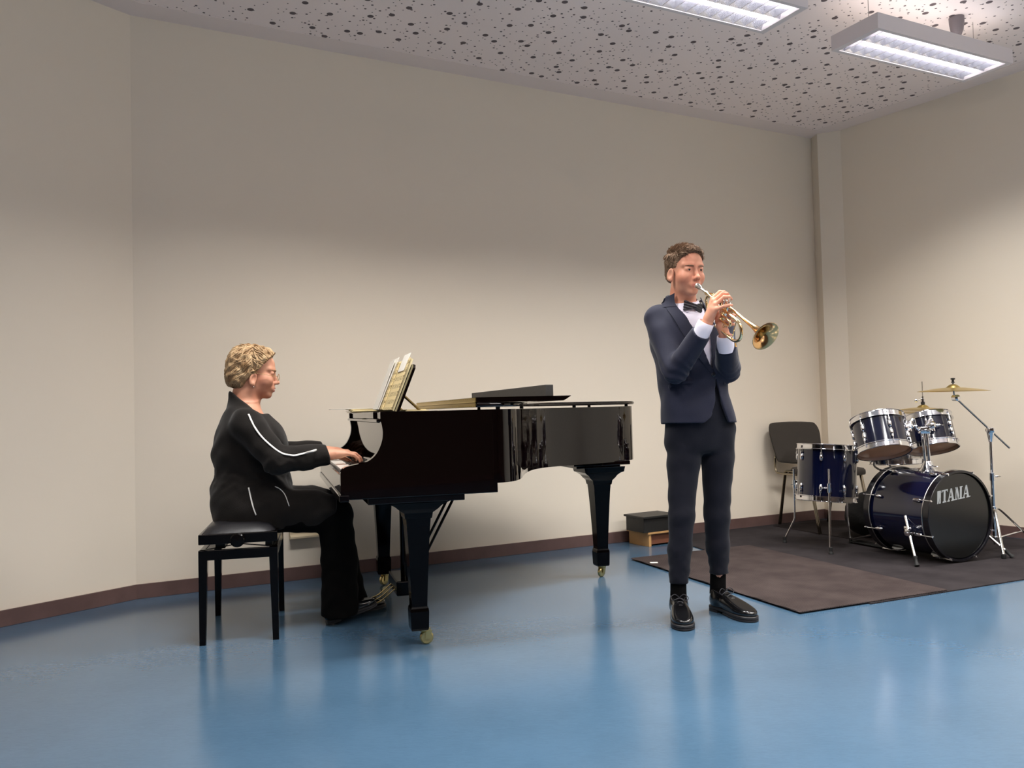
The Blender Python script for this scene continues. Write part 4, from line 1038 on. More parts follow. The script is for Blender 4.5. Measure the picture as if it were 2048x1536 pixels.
obj('trousers',P,F,'trouser',PB,smooth=True)
pk = MB(); pk.sphere((.672,3.90,.80),(.008,.018,.02),10,8)
for pts in ([(.750,3.875,.28),(.748,3.888,.075)],[(.963,3.981,.30),(.957,3.992,.08)]):
    MB().tube([tuple(np.array(pts[0])*(1-t)+np.array(pts[1])*t) for t in np.linspace(0,1,6)],[.0385,.038,.037,.037,.0375,.039],18).build('sock','black_trouser',PB,smooth=True)
shoe(PB,(.752,3.935,.0),(.722,3.635,.0)); shoe(PB,(.938,4.030,.0),(1.062,3.752,.0))

# ------------------------------------------------------------------ the trumpet
M['lacquer'] = mat('lacquered_brass', (244,220,172), .13, 1.)
M['silver'] = mat('silver_plate', (236,232,222), .10, 1.)
TM = np.array((.846,3.727,1.519)); TX = np.array((.376,-.735,-.566)); TX /= np.linalg.norm(TX); TZ = np.array((.10,-.55,.83)); TZ -= TX*(TZ@TX); TZ /= np.linalg.norm(TZ); TY = np.cross(TZ,TX)
def tp(x,y,z): return tuple(TM+TX*x+TY*y+TZ*z)
T4 = np.eye(4); T4[:3,0] = TX; T4[:3,1] = TY; T4[:3,2] = TZ; T4[:3,3] = TM
TP = thing('trumpet','shiny brass trumpet held to the mouth with its bell pointing down to the right','trumpet',tp(.2,0,0))
ROTX = np.array(((0,0,1,0),(0,1,0,0),(-1,0,0,0),(0,0,0,1.)))       # z axis -> trumpet x axis
def tbuild(mb,name,m_,parent=None,smooth=40):
    q = MB(); q.add(xf(np.concatenate(mb.v),T4),mb.f); return q.build(name,m_,parent or TP,smooth=smooth)
def lath(prof,x,y,z): 
    T_ = ROTX.copy(); T_[:3,3] = (x,y,z); return MB().lathe(prof,32,T_)
tbuild(lath([(.0,.010),(.0085,.004),(.0115,.0005),(.0137,.0),(.0137,.003),(.0115,.009),(.0105,.020),(.0065,.030),(.0050,.036),(.0048,.060),(.0056,.085)],0,0,0),'mouthpiece','silver')
def tt(pts,r_,n=6,**k): return MB().tube(smooth_path(pts,n) if n else pts,r_,14,**k)
yl,yb = -.014,.016            # lead pipe on the right of the valves, bell on the left
H2 = .092
def tubew(mb,pts,r_): mb.tube(smooth_path(pts,5),r_,14); return mb
a = MB(); a.tube([(.070,0,0),(.12,-.004,0),(.19,yl-.004,0),(.315,yl-.004,0)],.0060,14)
a.tube([(.070,0,0),(.085,0,0)],.0085,14); a.tube([(.075,0,0),(.078,0,0)],.0098,14)
tbuild(a,'lead_pipe','lacquer')
sl = MB(); cr_ = [(.30,0),(.33,0),(.352,-.008),(.370,-.028),(.376,-.050),(.370,-.070),(.352,-.086),(.33,-H2),(.300,-H2)]
sl.tube(smooth_path([(x,yl-.004,z) for x,z in cr_],5),.0068,14); sl.tube([(.205,yl-.004,-H2),(.305,yl-.004,-H2)],.0060,14)
for x_ in (.298,.302): sl.tube([(x_,yl-.004,0),(x_+.005,yl-.004,0)],.0085,14); sl.tube([(x_,yl-.004,-H2),(x_+.005,yl-.004,-H2)],.0085,14)
sl.tube([(.325,yl-.004,-.002),(.325,yl-.004,-H2+.002)],.0022,8)
sl.tube([(.352,yl-.004,-.096),(.362,yl-.004,-.108)],.004,8)
tbuild(sl,'tuning_slide','lacquer')
# bell: bow behind the first valve, then forward along the top, flaring
be = MB(); bow = [(.160,yb,-.082),(.125,yb,-.082),(.092,yb,-.074),(.072,yb,-.056),(.065,yb,-.038),(.071,yb,-.016),(.090,yb,.000),(.120,yb,.005),(.20,yb,.005),(.28,yb,.004),(.33,yb,.003)]
be.tube(smooth_path(bow,5),.0064,16)
fl_ = [(.0064,.33),(.0078,.36),(.0098,.385),(.0130,.408),(.0175,.427),(.0245,.445),(.0335,.459),(.0450,.469),(.0565,.4755),(.0625,.4775),(.0638,.4765),(.0632,.4750)]
prof = fl_+[(r_-.0012,x-.0006) for r_,x in fl_[::-1][2:]]
T_ = ROTX.copy(); T_[:3,3] = (0,yb,.003); be2 = MB().lathe(prof,56,T_)
R90 = np.array(((0,0,1,0),(0,1,0,yb),(-1,0,0,.003),(0,0,0,1.)))
M['bell_in'] = mat('bell_lacquer', (220,178,124), .16, 1.)
BL = tbuild(be2,'bell','bell_in'); tbuild(be,'bell_tube','lacquer')
for i,x_ in enumerate((.176,.201,.226)):
    v_ = MB(); T2 = np.eye(4); T2[:3,3] = (x_,0,0)
    v_.lathe([(.0085,-.095),(.0112,-.093),(.0118,-.086),(.0105,-.084),(.0105,.020),(.0118,.021),(.0118,.029),(.009,.031),(.004,.031),(.0035,.031)],22,T2); VV = tbuild(v_,'valve','silver')
    s_ = MB(); h_ = (.052,.046,.050)[i]; s_.lathe([(.0022,.028),(.0022,h_-.004),(.0072,h_-.003),(.0076,h_),(.006,h_+.002),(.0,h_+.0022)],14,T2); tbuild(s_,'valve_button','silver',VV)
x_ = MB(); x_.tube(smooth_path([(.226,-.010,-.022),(.225,-.022,-.022),(.285,-.024,-.022),(.300,-.024,-.030),(.300,-.024,-.040),(.285,-.024,-.046),(.225,-.022,-.046),(.226,-.010,-.046)],4),.0052,12)
x_.tube(smooth_path([(.176,.010,-.030),(.155,.018,-.030),(.120,.018,-.030),(.110,.018,-.038),(.120,.018,-.046),(.155,.018,-.046),(.176,.010,-.046)],4),.005,12)
x_.tube(smooth_path([(.201,.008,-.030),(.201,.030,-.030),(.201,.038,-.038),(.201,.030,-.046),(.201,.008,-.046)],4),.005,12)
for p_ in ((.270,-.034),): x_.tube([( .262+.010*math.cos(a_),-.024,-.058+.010*math.sin(a_)) for a_ in np.linspace(0,2*math.pi,20)],.0016,8,cap=False)
tbuild(x_,'valve_slide','lacquer')
br_ = MB(); br_.tube([(.140,yl,0),(.140,yb,.004)],.0022,8); br_.tube([(.262,yl-.004,0),(.262,yb,.004)],.0022,8)
br_.tube(smooth_path([(.225,-.014,.006),(.240,-.020,.016),(.250,-.020,.010),(.246,-.018,.002)],4),.0018,8); tbuild(br_,'brace','lacquer')
# ------------------------------------------------------------------ mats
def matmat(name, rgb, rgb2, ang, rib):
    m_ = mat(name, rgb, .95, spec=.1, mottle=(5,.3,rgb2)); nt = m_.node_tree; b = nt.nodes['Principled BSDF']
    tc = nt.nodes.new('ShaderNodeTexCoord'); mp = nt.nodes.new('ShaderNodeMapping'); mp.inputs['Rotation'].default_value = (0,0,ang)
    wv = nt.nodes.new('ShaderNodeTexWave'); wv.inputs['Scale'].default_value = rib; wv.inputs['Distortion'].default_value = .6; wv.inputs['Detail'].default_value = 2
    nt.links.new(tc.outputs['Object'],mp.inputs[0]); nt.links.new(mp.outputs[0],wv.inputs[0])
    bp = nt.nodes.new('ShaderNodeBump'); bp.inputs['Strength'].default_value = .9; bp.inputs['Distance'].default_value = .006; nt.links.new(wv.outputs[0],bp.inputs['Height']); nt.links.new(bp.outputs[0],b.inputs['Normal'])
    return m_
M['mat_brown'] = matmat('brown_ribbed_mat',(78,68,66),(64,55,54),R(-24),28)
M['mat_dark'] = matmat('charcoal_mat',(64,59,61),(52,48,50),R(-24),40)
M['mat_black'] = matmat('dark_brown_mat',(48,42,42),(36,31,31),R(-24),40)
o = MB().prism([(1.11,6.225),(1.70,4.03),(3.94,5.02),(3.02,6.45),(2.76,6.83),(2.60,6.89),(2.55,6.96)],.0005,.006).build('floor_mat','mat_dark',base=(2.2,5.4,.0005)); tag(o,'large charcoal floor mat under the drum kit','mat',group='floor mats')
o = MB().prism([(2.045,6.62),(2.47,5.67),(3.30,6.03-.25),(3.02,6.20),(2.62,6.85)],.0065,.010).build('floor_mat','mat_black',base=(2.6,6.2,.0065)); tag(o,'dark brown floor mat under the office chair in the corner','mat',group='floor mats')
bm_ = MB(); slab(bm_,[(.734,5.352),(1.306,3.875),(2.185,4.25),(1.60,5.735)],.0065,.013,.003)
o = bm_.build('floor_mat','mat_brown',base=(1.45,4.8,.0065)); tag(o,'brown ribbed floor mat in front of the charcoal mat','mat',group='floor mats')
o = MB().box((.825,5.150,.0135),(.872,5.176,.0165),TR((0,0,0))).build('paper_scrap','paper_white',base=(.849,5.163,.0135)); tag(o,'small white scrap lying on the left corner of the brown mat','paper')

# ------------------------------------------------------------------ drums
M['head_clear'] = mat('amber_drum_head', (218,158,116), .4, mottle=(4,.15))
M['head_white'] = mat('white_drum_head', (222,216,206), .4)
M['head_black'] = mat('black_drum_head', (11,12,11), .22, spec=.5)
M['logo'] = mat('logo_grey', (176,180,180), .5)
M['cymbal'] = mat('bronze_cymbal', (205,178,108), .30, 1.)
M['hoop_wood'] = mat('black_hoop', (16,15,20), .2)
def drum(t, c, upv, Rr, H, nl, rot=0., xd=None, top='head_white', bot='head_clear', wrap='drum'):
    T = TR(c,upv,xdir=xd); T = T@Matrix.Rotation(rot,4,'Z'); g = H/2
    sh = MB().lathe([(Rr-.004,-g+.004),(Rr,-g+.004),(Rr,g-.004),(Rr-.004,g-.004)],56,T); S_ = sh.build('shell',wrap,t,smooth=40)
    for s_,hm,nm in ((1,top,'batter_head'),(-1,bot,'resonant_head')):
        MB().lathe([(0,s_*(g+.004)),(Rr-.012,s_*(g+.004)),(Rr+.002,s_*(g-.001)),(Rr+.003,s_*(g-.012)),(Rr-.0,s_*(g-.012))],56,T).build(nm,hm,t,smooth=30)
        MB().lathe([(Rr+.004,s_*(g-.016)),(Rr+.013,s_*(g-.016)),(Rr+.013,s_*(g-.012)),(Rr+.0065,s_*(g-.009)),(Rr+.0065,s_*(g+.016)),(Rr+.011,s_*(g+.019)),(Rr+.010,s_*(g+.022)),(Rr+.003,s_*(g+.020)),(Rr+.003,s_*(g-.016))],56,T).build('hoop','chrome',t,smooth=35)
        for k in range(nl):
            a = 2*math.pi*(k+.5*0)/nl; L_ = MB(); cx_,sx_ = math.cos(a),math.sin(a)
            Tk = T@Matrix.Rotation(a,4,'Z')
            zl = s_*(g-.068) if H > .15 else 0
            L_.sphere((0,0,0),(.011,.0115,.026),12,10,None); v = np.concatenate(L_.v); v = v+np.array((Rr+.004,0,zl)); L2 = MB(); L2.add(xf(v,Tk),L_.f)
            L2.add(xf(MB().lathe([(.006,-.008),(.007,0),(.006,.008)],10,TR((Rr+.009,0,zl+s_*.026))).v[0],Tk), MB().lathe([(.006,-.008),(.007,0),(.006,.008)],10).f)
            r1 = MB().tube([(Rr+.010,0,zl+s_*.02),(Rr+.010,0,s_*(g+.004))],.0026,7); L2.add(xf(r1.v[0],Tk),r1.f)
            r2 = MB().box((Rr+.006,-.004,s_*(g-.0)-.003),(Rr+.014,.004,s_*(g+.0)+.008)); L2.add(xf(r2.v[0],Tk),r2.f)
            L2.build('lug','chrome',t,smooth=40)
    return T
def rod(mb,pts,r_,n=0,seg=12): mb.tube(smooth_path(pts,n) if n else pts,r_,seg); return mb
def wing(mb,p,d,s_=1.):
    p = np.array(p,float); d = np.array(d,float); d /= np.linalg.norm(d); u_ = np.cross(d,(0,0,1.)); u_ /= np.linalg.norm(u_)
    mb.tube([p,p+d*.018*s_],.006*s_,10)
    for sg in (1,-1): mb.tube([p+d*.012*s_,p+d*.024*s_+u_*sg*.014*s_,p+d*.030*s_+u_*sg*.020*s_],[.004*s_,.0055*s_,.003*s_],8,flat=.5)
# floor tom
FT = thing('floor_tom','dark blue floor tom on three chrome legs, leftmost drum of the kit','drum',(2.11,5.62,.007),group='drums of the kit')
cF = (2.108,5.62,.503); uF = (.075,.05,1.)
drum(FT,cF,uF,.188,.335,8,R(14),top='head_white',bot='head_white')
for (fx,fy,kx,ky) in ((2.015,5.349,2.035,5.392),(1.877,5.829,1.925,5.735),(2.30,5.74,2.25,5.72)):
    dx,dy = kx-cF[0],ky-cF[1]; L = math.hypot(dx,dy); ux,uy = dx/L,dy/L; px_,py_ = cF[0]+ux*.216,cF[1]+uy*.216
    straight = fy < 5.5
    g_ = MB(); pts = [(px_-.02*ux*0,py_,.545),(px_,py_,.24 if not straight else .2)]
    if straight: g_.tube([(px_+.004,py_,.545),(px_,py_,.3),(fx,fy+.01,.04)],.0068,10)
    else: g_.tube([(px_,py_,.525),(px_+ux*.004,py_+uy*.004,.19),(px_+ux*.008,py_+uy*.008,.175),(fx-ux*.01,fy-uy*.01,.05),(fx,fy,.035)],.0066,10)
    LG = g_.build('leg','chrome',FT,smooth=40)
    MB().lathe([(.010,.0),(.016,.001),(.015,.012),(.011,.016),(.011,.040),(.007,.044)],14,TR((fx,fy,.0065))).build('rubber_foot','rubber',LG,smooth=40)
    k_ = MB(); k_.box((-.014,-.012,-.030),(.014,.014,.030),TR((cF[0]+ux*.197,cF[1]+uy*.197,.42),xdir=(ux,uy,0)),bev=.004); k_.tube([(px_,py_,.39),(px_,py_,.45)],.011,12); wing(k_,(px_+uy*.012,py_-ux*.012,.42),(uy if ux>0 or straight else -uy,-ux if ux>0 or straight else ux,0)); k_.build('leg_bracket','chrome',FT,smooth=40)
# bass drum
BN = Vector((.385,-.923,0)).normalized(); BF = Vector((2.655,4.965,.282)); BD = .49; BR = .255
BDr = thing('bass_drum','large dark blue bass drum lying on its side with a black front head','drum',(2.57,5.17,.007),group='drums of the kit')
Tb = TR(BF-BN*BD,BN,xdir=(BN.y*-1,BN.x,0))       # z along the axis towards the front, x to the right
def bl(x,y,z): return tuple(Tb@Vector((x,y,z)))
MB().lathe([(BR-.006,.025),(BR,.025),(BR,BD-.025),(BR-.006,BD-.025)],80,Tb).build('shell','drum',BDr,smooth=40)
for a,b_ in ((.0,.042),(BD-.042,BD)):
    MB().lathe([(BR+.002,a),(BR+.014,a),(BR+.016,a+.002),(BR+.016,b_-.002),(BR+.014,b_),(BR+.002,b_)],80,Tb,closed=True).build('hoop','hoop_wood',BDr,smooth=35)
    ed = b_ if a < .1 else a; ed2 = ed+(.004 if a < .1 else -.004)
    MB().tube([bl((BR+.0145)*math.cos(t),(BR+.0145)*math.sin(t),ed2) for t in np.linspace(0,2*math.pi,81)],.0042,8,cap=False).build('hoop_inlay','steel',BDr,smooth=True)
HDf = MB().lathe([(0,BD-.012),(BR-.02,BD-.012),(BR-.004,BD-.012),(BR+.003,BD-.020)],80,Tb).build('front_head','head_black',BDr,smooth=30)
MB().lathe([(0,.012),(BR-.004,.012),(BR+.003,.020)],80,Tb).build('rear_head','head_white',BDr,smooth=30)
for k in range(8):
    a = R(22.5+45*k); ca,sa = math.cos(a),math.sin(a)
    for zz,s_ in ((.0,1),(BD,-1)):
        q = MB(); r_ = BR+.018
        q.tube([bl(r_*ca,r_*sa,zz+s_*-.006),bl(r_*ca,r_*sa,zz+s_*.075)],.003,8)
        q.tube([bl(r_*ca,r_*sa,zz-s_*.003),bl(r_*ca,r_*sa,zz-s_*.009)],.0055,8)
        q.tube([bl((BR+.010)*ca,(BR+.010)*sa,zz+s_*.070),bl((BR+.012)*ca,(BR+.012)*sa,zz+s_*.082),bl((BR+.012)*ca,(BR+.012)*sa,zz+s_*.115),bl((BR+.008)*ca,(BR+.008)*sa,zz+s_*.125)],[.006,.0115,.0115,.005],12)
        q.box((-.008,-.003,-.004),(.003,.003,.034),TR(bl((BR+.016)*ca,(BR+.016)*sa,zz-s_*.004),tuple(BN*s_),xdir=tuple(Vector(bl(ca,sa,0))-Vector(bl(0,0,0)))))
        q.build('tension_lug','chrome',BDr,smooth=40)
# lettering on the front head
def letters():
    out = []; x = 0.
    def P_(pts,w_): 
        nonlocal x
        for q in pts: out.append([(a+x,b) for a,b in q])
        x += w_
    P_([[(0,.0),(.16,.0),(.32,.52),(.36,1),(.0,1)],[(.24,0),(.46,0),(.46,.34),(.40,1),(.38,.98),(.30,.36)],[(.40,.42),(.47,.42),(.47,1),(.42,1)]],.56)
    P_([[(.0,.80),(.0,1),(.80,1),(.80,.80),(.74,.80),(.70,.90),(.10,.90),(.06,.80)],[(.28,.10),(.28,.91),(.52,.91),(.52,.10)],[(.16,0),(.16,.09),(.28,.13),(.52,.13),(.64,.09),(.64,0)]],.78)
    A = [[(.10,.08),(.40,1.0),(.48,1.0),(.46,.80),(.22,.08)],[(.40,1.),(.58,1.),(.86,.08),(.60,.08)],[(.24,.28),(.27,.38),(.62,.38),(.64,.28)],[(0,0),(0,.09),(.32,.09),(.32,0)],[(.52,0),(.52,.09),(.94,.09),(.94,0)]]
    P_(A,.96)
    P_([[(.10,.08),(.14,.92),(.22,.92),(.22,.08)],[(.06,.91),(.06,1),(.36,1),(.36,.91)],[(.14,1.),(.38,1.),(.58,.30),(.50,.0),(.44,.0)],[(.50,.0),(.58,.30),(.78,1.),(.70,.74)],[(.70,.92),(.70,.08),(.94,.08),(.94,.92)],[(.66,.91),(.66,1),(1.04,1),(1.04,.91)],[(0,0),(0,.09),(.32,.09),(.32,0)],[(.60,0),(.60,.09),(1.04,.09),(1.04,0)]],1.06)
    P_(A,.98)
    n = 14; ring = [(.03+.05*math.cos(2*math.pi*k/n), .05+.05*math.sin(2*math.pi*k/n)) for k in range(n)]; P_([ring],.1)
    return out,x
ls,W_ = letters(); lg = MB(); hgt = .074; 
for q in ls:
    pts = []
    for a,b in q:
        xx = (a+.20*b)*hgt*.85-.182; yy = b*hgt; rx_ = R(5.5); X_ = xx*math.cos(rx_)-yy*math.sin(rx_); Y_ = xx*math.sin(rx_)+yy*math.cos(rx_)+.098; pts.append((X_,Y_))
    lg.prism(pts,BD-.0119,BD-.0114,Tb)
lg.build('lettering','logo',HDf)
# spurs
for sg in (-1,1):
    a0 = R(180+18) if sg < 0 else R(-18); c0 = (BR+.012)*math.cos(a0),(BR+.012)*math.sin(a0)
    q = MB(); q.box((-.012,-.022,-.028),(.012,.022,.028),TR(bl(c0[0],c0[1],BD-.155),tuple(BN)),bev=.004)
    pc = Vector(bl((BR+.040)*math.cos(a0),(BR+.040)*math.sin(a0),BD-.13)); q.tube([bl(c0[0],c0[1],BD-.14),tuple(pc)],.014,12); q.lathe([(.010,-.022),(.021,-.020),(.023,0),(.021,.020),(.010,.022)],18,TR(tuple(pc),(sg*BN.y*-1+0,sg*BN.x,0)))
    wing(q,tuple(pc),(-.3,-.95,0)); q.build('spur_bracket','chrome',BDr,smooth=40)
    ft = Vector((2.335,4.872,.012)) if sg < 0 else Vector(bl(.36,-.27,BD+.05)); ft.z = .012
    tp_ = pc+(pc-ft).normalized()*.105
    q = MB(); q.tube([tuple(tp_),tuple(ft+(pc-ft)*.2)],.0088,12); SP = q.build('spur','chrome',BDr,smooth=40)
    dr = (pc-ft).normalized(); MB().lathe([(.014,0),(.014,.012),(.010,.018),(.010,.045),(.014,.050),(.014,.056),(.008,.060)],16,TR(tuple(ft+Vector((0,0,.0))),tuple(dr))).build('spur_tip','rubber',SP,smooth=40)
# little carry feet seen as pale tabs under the shell
M['tab'] = mat('pale_grey_tab',(176,176,172),.5)
for z_ in (.12,.41):
    q = MB(); q.tube([bl(-.115,-.2290,z_-.042),bl(-.118,-.232,z_-.03),bl(-.120,-.236,z_),bl(-.118,-.232,z_+.03),bl(-.115,-.2290,z_+.042)],[.004,.013,.016,.013,.004],10,flat=.5); q.build('shell_tab','tab',BDr,smooth=True)
# tom mount
q = MB(); top_ = Vector((2.556,5.172,.79)); base_ = Vector((2.57,5.17,BR+.282))
for dx in (-.013,.013): q.tube([(base_.x+dx,base_.y,base_.z-.01),(top_.x+dx,top_.y,top_.z)],.0095,12)
q.lathe([(.055,-.012),(.058,.0),(.040,.022),(.028,.050),(.024,.062)],24,TR(tuple(base_))); q.box((-.05,-.04,-.02),(.05,.04,.0),TR(tuple(base_)),bev=.004)
q.box((-.032,-.02,-.022),(.032,.02,.022),TR((top_.x,top_.y,top_.z)),bev=.006)
TC1 = Vector((2.272,5.15,.765)); TC2 = Vector((2.665,5.32,.765))
q.tube(smooth_path([tuple(top_),(top_.x-.035,top_.y,top_.z),(top_.x-.055,top_.y-.005,top_.z+.02),(top_.x-.066,top_.y-.005,top_.z+.075),(TC1.x+.19,TC1.y,TC1.z+.075)],4),.008,10)
q.tube(smooth_path([tuple(top_),(top_.x+.04,top_.y+.0,top_.z+.0),(top_.x+.055,top_.y+.0,top_.z+.03),(top_.x+.05,top_.y+.01,top_.z+.07),(TC2.x-.10,TC2.y-.145,TC2.z+.05)],4),.008,10)
wing(q,(top_.x,top_.y-.02,top_.z),(0,-1,0),1.3); wing(q,(base_.x,base_.y-.03,base_.z+.03),(0,-1,0),1.3)
q.build('tom_mount','chrome',BDr,smooth=40)
# two rack toms
u1 = Vector((-.01,.36,.93)); u2 = Vector((-.02,.33,.94))
t1 = thing('rack_tom','dark blue rack tom with amber bottom head, left of the two over the bass drum','drum',(TC1.x,TC1.y,.66),group='drums of the kit')
drum(t1,tuple(TC1),tuple(u1),.151,.190,6,R(-30),xd=(1,0,0))
q = MB(); b_ = TC1+Vector((.168,0,.045)); q.box((-.016,-.022,-.035),(.016,.022,.035),TR(tuple(b_),tuple(u1)),bev=.005); q.lathe([(.012,-.026),(.018,-.02),(.018,.02),(.012,.026)],16,TR((b_.x+.018,b_.y,b_.z+.015),tuple(u1))); wing(q,(b_.x+.02,b_.y-.015,b_.z+.01),(.3,-1,0)); q.build('mount_bracket','chrome',t1,smooth=40)
t2 = thing('rack_tom','dark blue rack tom partly hidden by the chrome mount, right of the two','drum',(TC2.x,TC2.y,.66),group='drums of the kit')
drum(t2,tuple(TC2),tuple(u2),.141,.180,6,R(0),xd=(1,0,0))
q = MB(); b_ = TC2+Vector((-.07,-.142,.045)); q.box((-.022,-.016,-.035),(.022,.016,.035),TR(tuple(b_),tuple(u2)),bev=.005); q.lathe([(.012,-.026),(.02,-.02),(.02,.02),(.012,.026)],16,TR((b_.x,b_.y-.018,b_.z+.01),(.3,-.9,.3))); wing(q,(b_.x+.03,b_.y-.02,b_.z+.01),(.8,-.5,0),1.3); q.build('mount_bracket','chrome',t2,smooth=40)
# snare drum on its stand
cS = Vector((2.60,5.66,.63)); SN = thing('snare_drum','chrome-hooped snare drum half hidden behind the rack toms','drum',(cS.x,cS.y,.56),group='drums of the kit')
drum(SN,tuple(cS),(-.02,.03,1),.165,.12,8,0,wrap='steel',bot='head_white')
SS = thing('snare_stand','chrome tripod stand holding the snare drum behind the bass drum','stand',(cS.x,cS.y,.012))
q = MB(); q.tube([(cS.x,cS.y,.10),(cS.x,cS.y,.48)],.011,12); q.lathe([(.016,-.02),(.02,0),(.016,.02)],14,TR((cS.x,cS.y,.47))); q.build('post','chrome',SS,smooth=40)
for k in range(3):
    a = R(80+120*k); c_,s_ = math.cos(a),math.sin(a)
    MB().tube(smooth_path([(cS.x,cS.y,.475),(cS.x+.07*c_,cS.y+.07*s_,.485),(cS.x+.184*c_,cS.y+.184*s_,.535),(cS.x+.190*c_,cS.y+.190*s_,.575)],4),.007,8).build('basket_arm','steel',SS,smooth=40)
    MB().tube(smooth_path([(cS.x,cS.y,.30),(cS.x+.05*c_,cS.y+.05*s_,.27),(cS.x+.21*c_,cS.y+.21*s_,.018)],4),.007,8).build('leg','chrome',SS,smooth=40)
# hi-hat
hx,hy = 2.845,5.76
HHt = thing('hi_hat_stand','chrome hi-hat stand rising behind the farther rack tom','stand',(hx,hy,.012))
q = MB(); q.tube([(hx,hy,.05),(hx,hy,.82)],.011,12); q.build('post','chrome',HHt,smooth=40)
q = MB(); q.tube([(hx,hy,.80),(hx,hy,1.105)],.0032,8); q.build('pull_rod','steel',HHt)
q = MB(); q.lathe([(.011,-.014),(.013,-.012),(.013,.012),(.009,.014),(.009,.03)],14,TR((hx,hy,.972))); q.tube([(hx-.008,hy-.002,.985),(hx-.045,hy-.01,.975)],.0045,8); q.sphere((hx-.050,hy-.012,.974),(.014,.006,.013),12,8); q.build('clutch','chrome',HHt,smooth=40)
for k in range(3):
    a = R(80+120*k); c_,s_ = math.cos(a),math.sin(a); MB().tube(smooth_path([(hx,hy,.33),(hx+.04*c_,hy+.04*s_,.30),(hx+.22*c_,hy+.22*s_,.014)],4),.006,8).build('leg','chrome',HHt,smooth=40)
q = MB(); q.box((-.045,-.13,0),(.045,.13,.008),TR((hx-.05,hy+.12,.03),(.0,-.12,1))); q.build('pedal_board','steel',HHt)
def cymbal(name,label,c,upv,Rr,grp,inv=False,mt='cymbal'):
    s_ = -1 if inv else 1; h_ = Rr*.11
    pr_ = [(.006,s_*(h_+.022)),(.018,s_*(h_+.020)),(.032,s_*(h_+.010)),(.042,s_*h_)]
    for k in range(14): r_ = .042+(Rr-.042)*(k+1)/14; pr_.append((r_,s_*(h_*(1-((r_-.042)/(Rr-.042))**1.35)+ .0004*(k%2))))
    full = pr_+[(r_,z-.0014) for r_,z in pr_[::-1]]
    o = MB().lathe(full,64,TR(c,upv),closed=True).build(name,mt,base=c,smooth=40); tag(o,label,'cymbal',group=grp); return o
cymbal('hi_hat_cymbal','upper hi-hat cymbal, domed and brass-coloured, behind the farther rack tom',(hx,hy,.905),(.05,.02,1),.170,'cymbals of the kit')
cymbal('hi_hat_cymbal','lower hi-hat cymbal turned upside down beneath its pair',(hx,hy,.893),(.05,.02,1),.168,'cymbals of the kit',inv=True)
q = MB(); q.lathe([(.010,0),(.013,.002),(.013,.020),(.009,.022)],14,TR((hx,hy,.945))); q.build('felt','rubber',HHt,smooth=40)
# crash cymbal on a boom stand
mx_,my_ = 3.040,5.30
CS = thing('cymbal_stand','chrome boom cymbal stand at the right of the drum kit','stand',(mx_,my_,.007))
q = MB(); q.tube([(mx_+.002,my_,.05),(mx_,my_,.50)],.0125,14); q.tube([(mx_,my_,.47),(mx_,my_,.76)],.0095,14); q.lathe([(.012,-.03),(.016,-.028),(.016,.02),(.012,.022)],16,TR((mx_,my_,.482))); wing(q,(mx_+.012,my_-.008,.482),(1,-.3,0)); q.build('post','chrome',CS,smooth=40)
tj = Vector((mx_,my_,.775)); q = MB(); q.lathe([(.012,-.075),(.016,-.05),(.022,-.02),(.024,.0),(.020,.012),(.0,.016)],18,TR(tuple(tj))); q.lathe([(.010,-.028),(.017,-.026),(.017,.026),(.010,.028)],16,TR(tuple(tj),(0,-1,0))); q.build('tilter','chrome',CS,smooth=40)
cc = Vector((2.795,5.262,1.040)); ba = Vector((2.812,5.268,.985)); dr = (tj-ba).normalized()
MB().tube([tuple(ba),tuple(tj+dr*.175)],.0062,10).build('boom_arm','steel',CS,smooth=40)
q = MB(); q.lathe([(.009,-.022),(.020,-.018),(.020,.018),(.009,.022)],16,TR(tuple(ba),(.2,-1,0))); q.tube([tuple(ba),(2.800,5.264,1.010),(cc.x,cc.y,cc.z+.045)],.005,8); q.build('cymbal_tilter','chrome',CS,smooth=40)
MB().lathe([(.008,.0),(.012,.002),(.008,.006),(.007,.020),(.013,.022),(.013,.030),(.006,.032)],14,TR((cc.x,cc.y,cc.z+.040))).build('wing_nut','rubber',CS,smooth=40)
cymbal('crash_cymbal','large thin brass-coloured cymbal high on the boom stand','x' and (cc.x,cc.y,cc.z-.012),(.045,-.03,1),.225,'cymbals of the kit') if False else cymbal('crash_cymbal','large thin brass-coloured cymbal high on the boom stand',(cc.x,cc.y,cc.z-.012),(.01,.0,1),.208,'cymbals of the kit')
q = MB(); q.lathe([(.014,-.022),(.018,-.02),(.018,.02),(.014,.022)],16,TR((mx_+.002,my_,.268))); q.lathe([(.014,-.018),(.018,-.016),(.018,.016),(.014,.018)],16,TR((mx_+.002,my_,.085))); q.build('leg_collar','chrome',CS,smooth=40)
for fx,fy in ((3.38,5.43),(2.945,5.05),(3.10,5.64)):
    d_ = Vector((fx-mx_,fy-my_,0)); L = d_.length; d_.normalize(); q = MB()
    q.tube(smooth_path([(mx_+d_.x*.016,my_+d_.y*.016,.272),(mx_+d_.x*.06,my_+d_.y*.06,.262),(mx_+d_.x*L*.62,my_+d_.y*L*.62,.135),(fx,fy,.030)],5),.009,10,flat=.6); LG = q.build('leg','steel',CS,smooth=40)
    MB().tube([(mx_+d_.x*.016,my_+d_.y*.016,.088),(mx_+d_.x*L*.70,my_+d_.y*L*.70,.118)],.0055,8).build('leg_brace','chrome',LG,smooth=40)
    MB().lathe([(.013,.0),(.014,.003),(.013,.026),(.008,.03)],12,TR((fx,fy,.0065))).build('rubber_foot','rubber',LG,smooth=40)
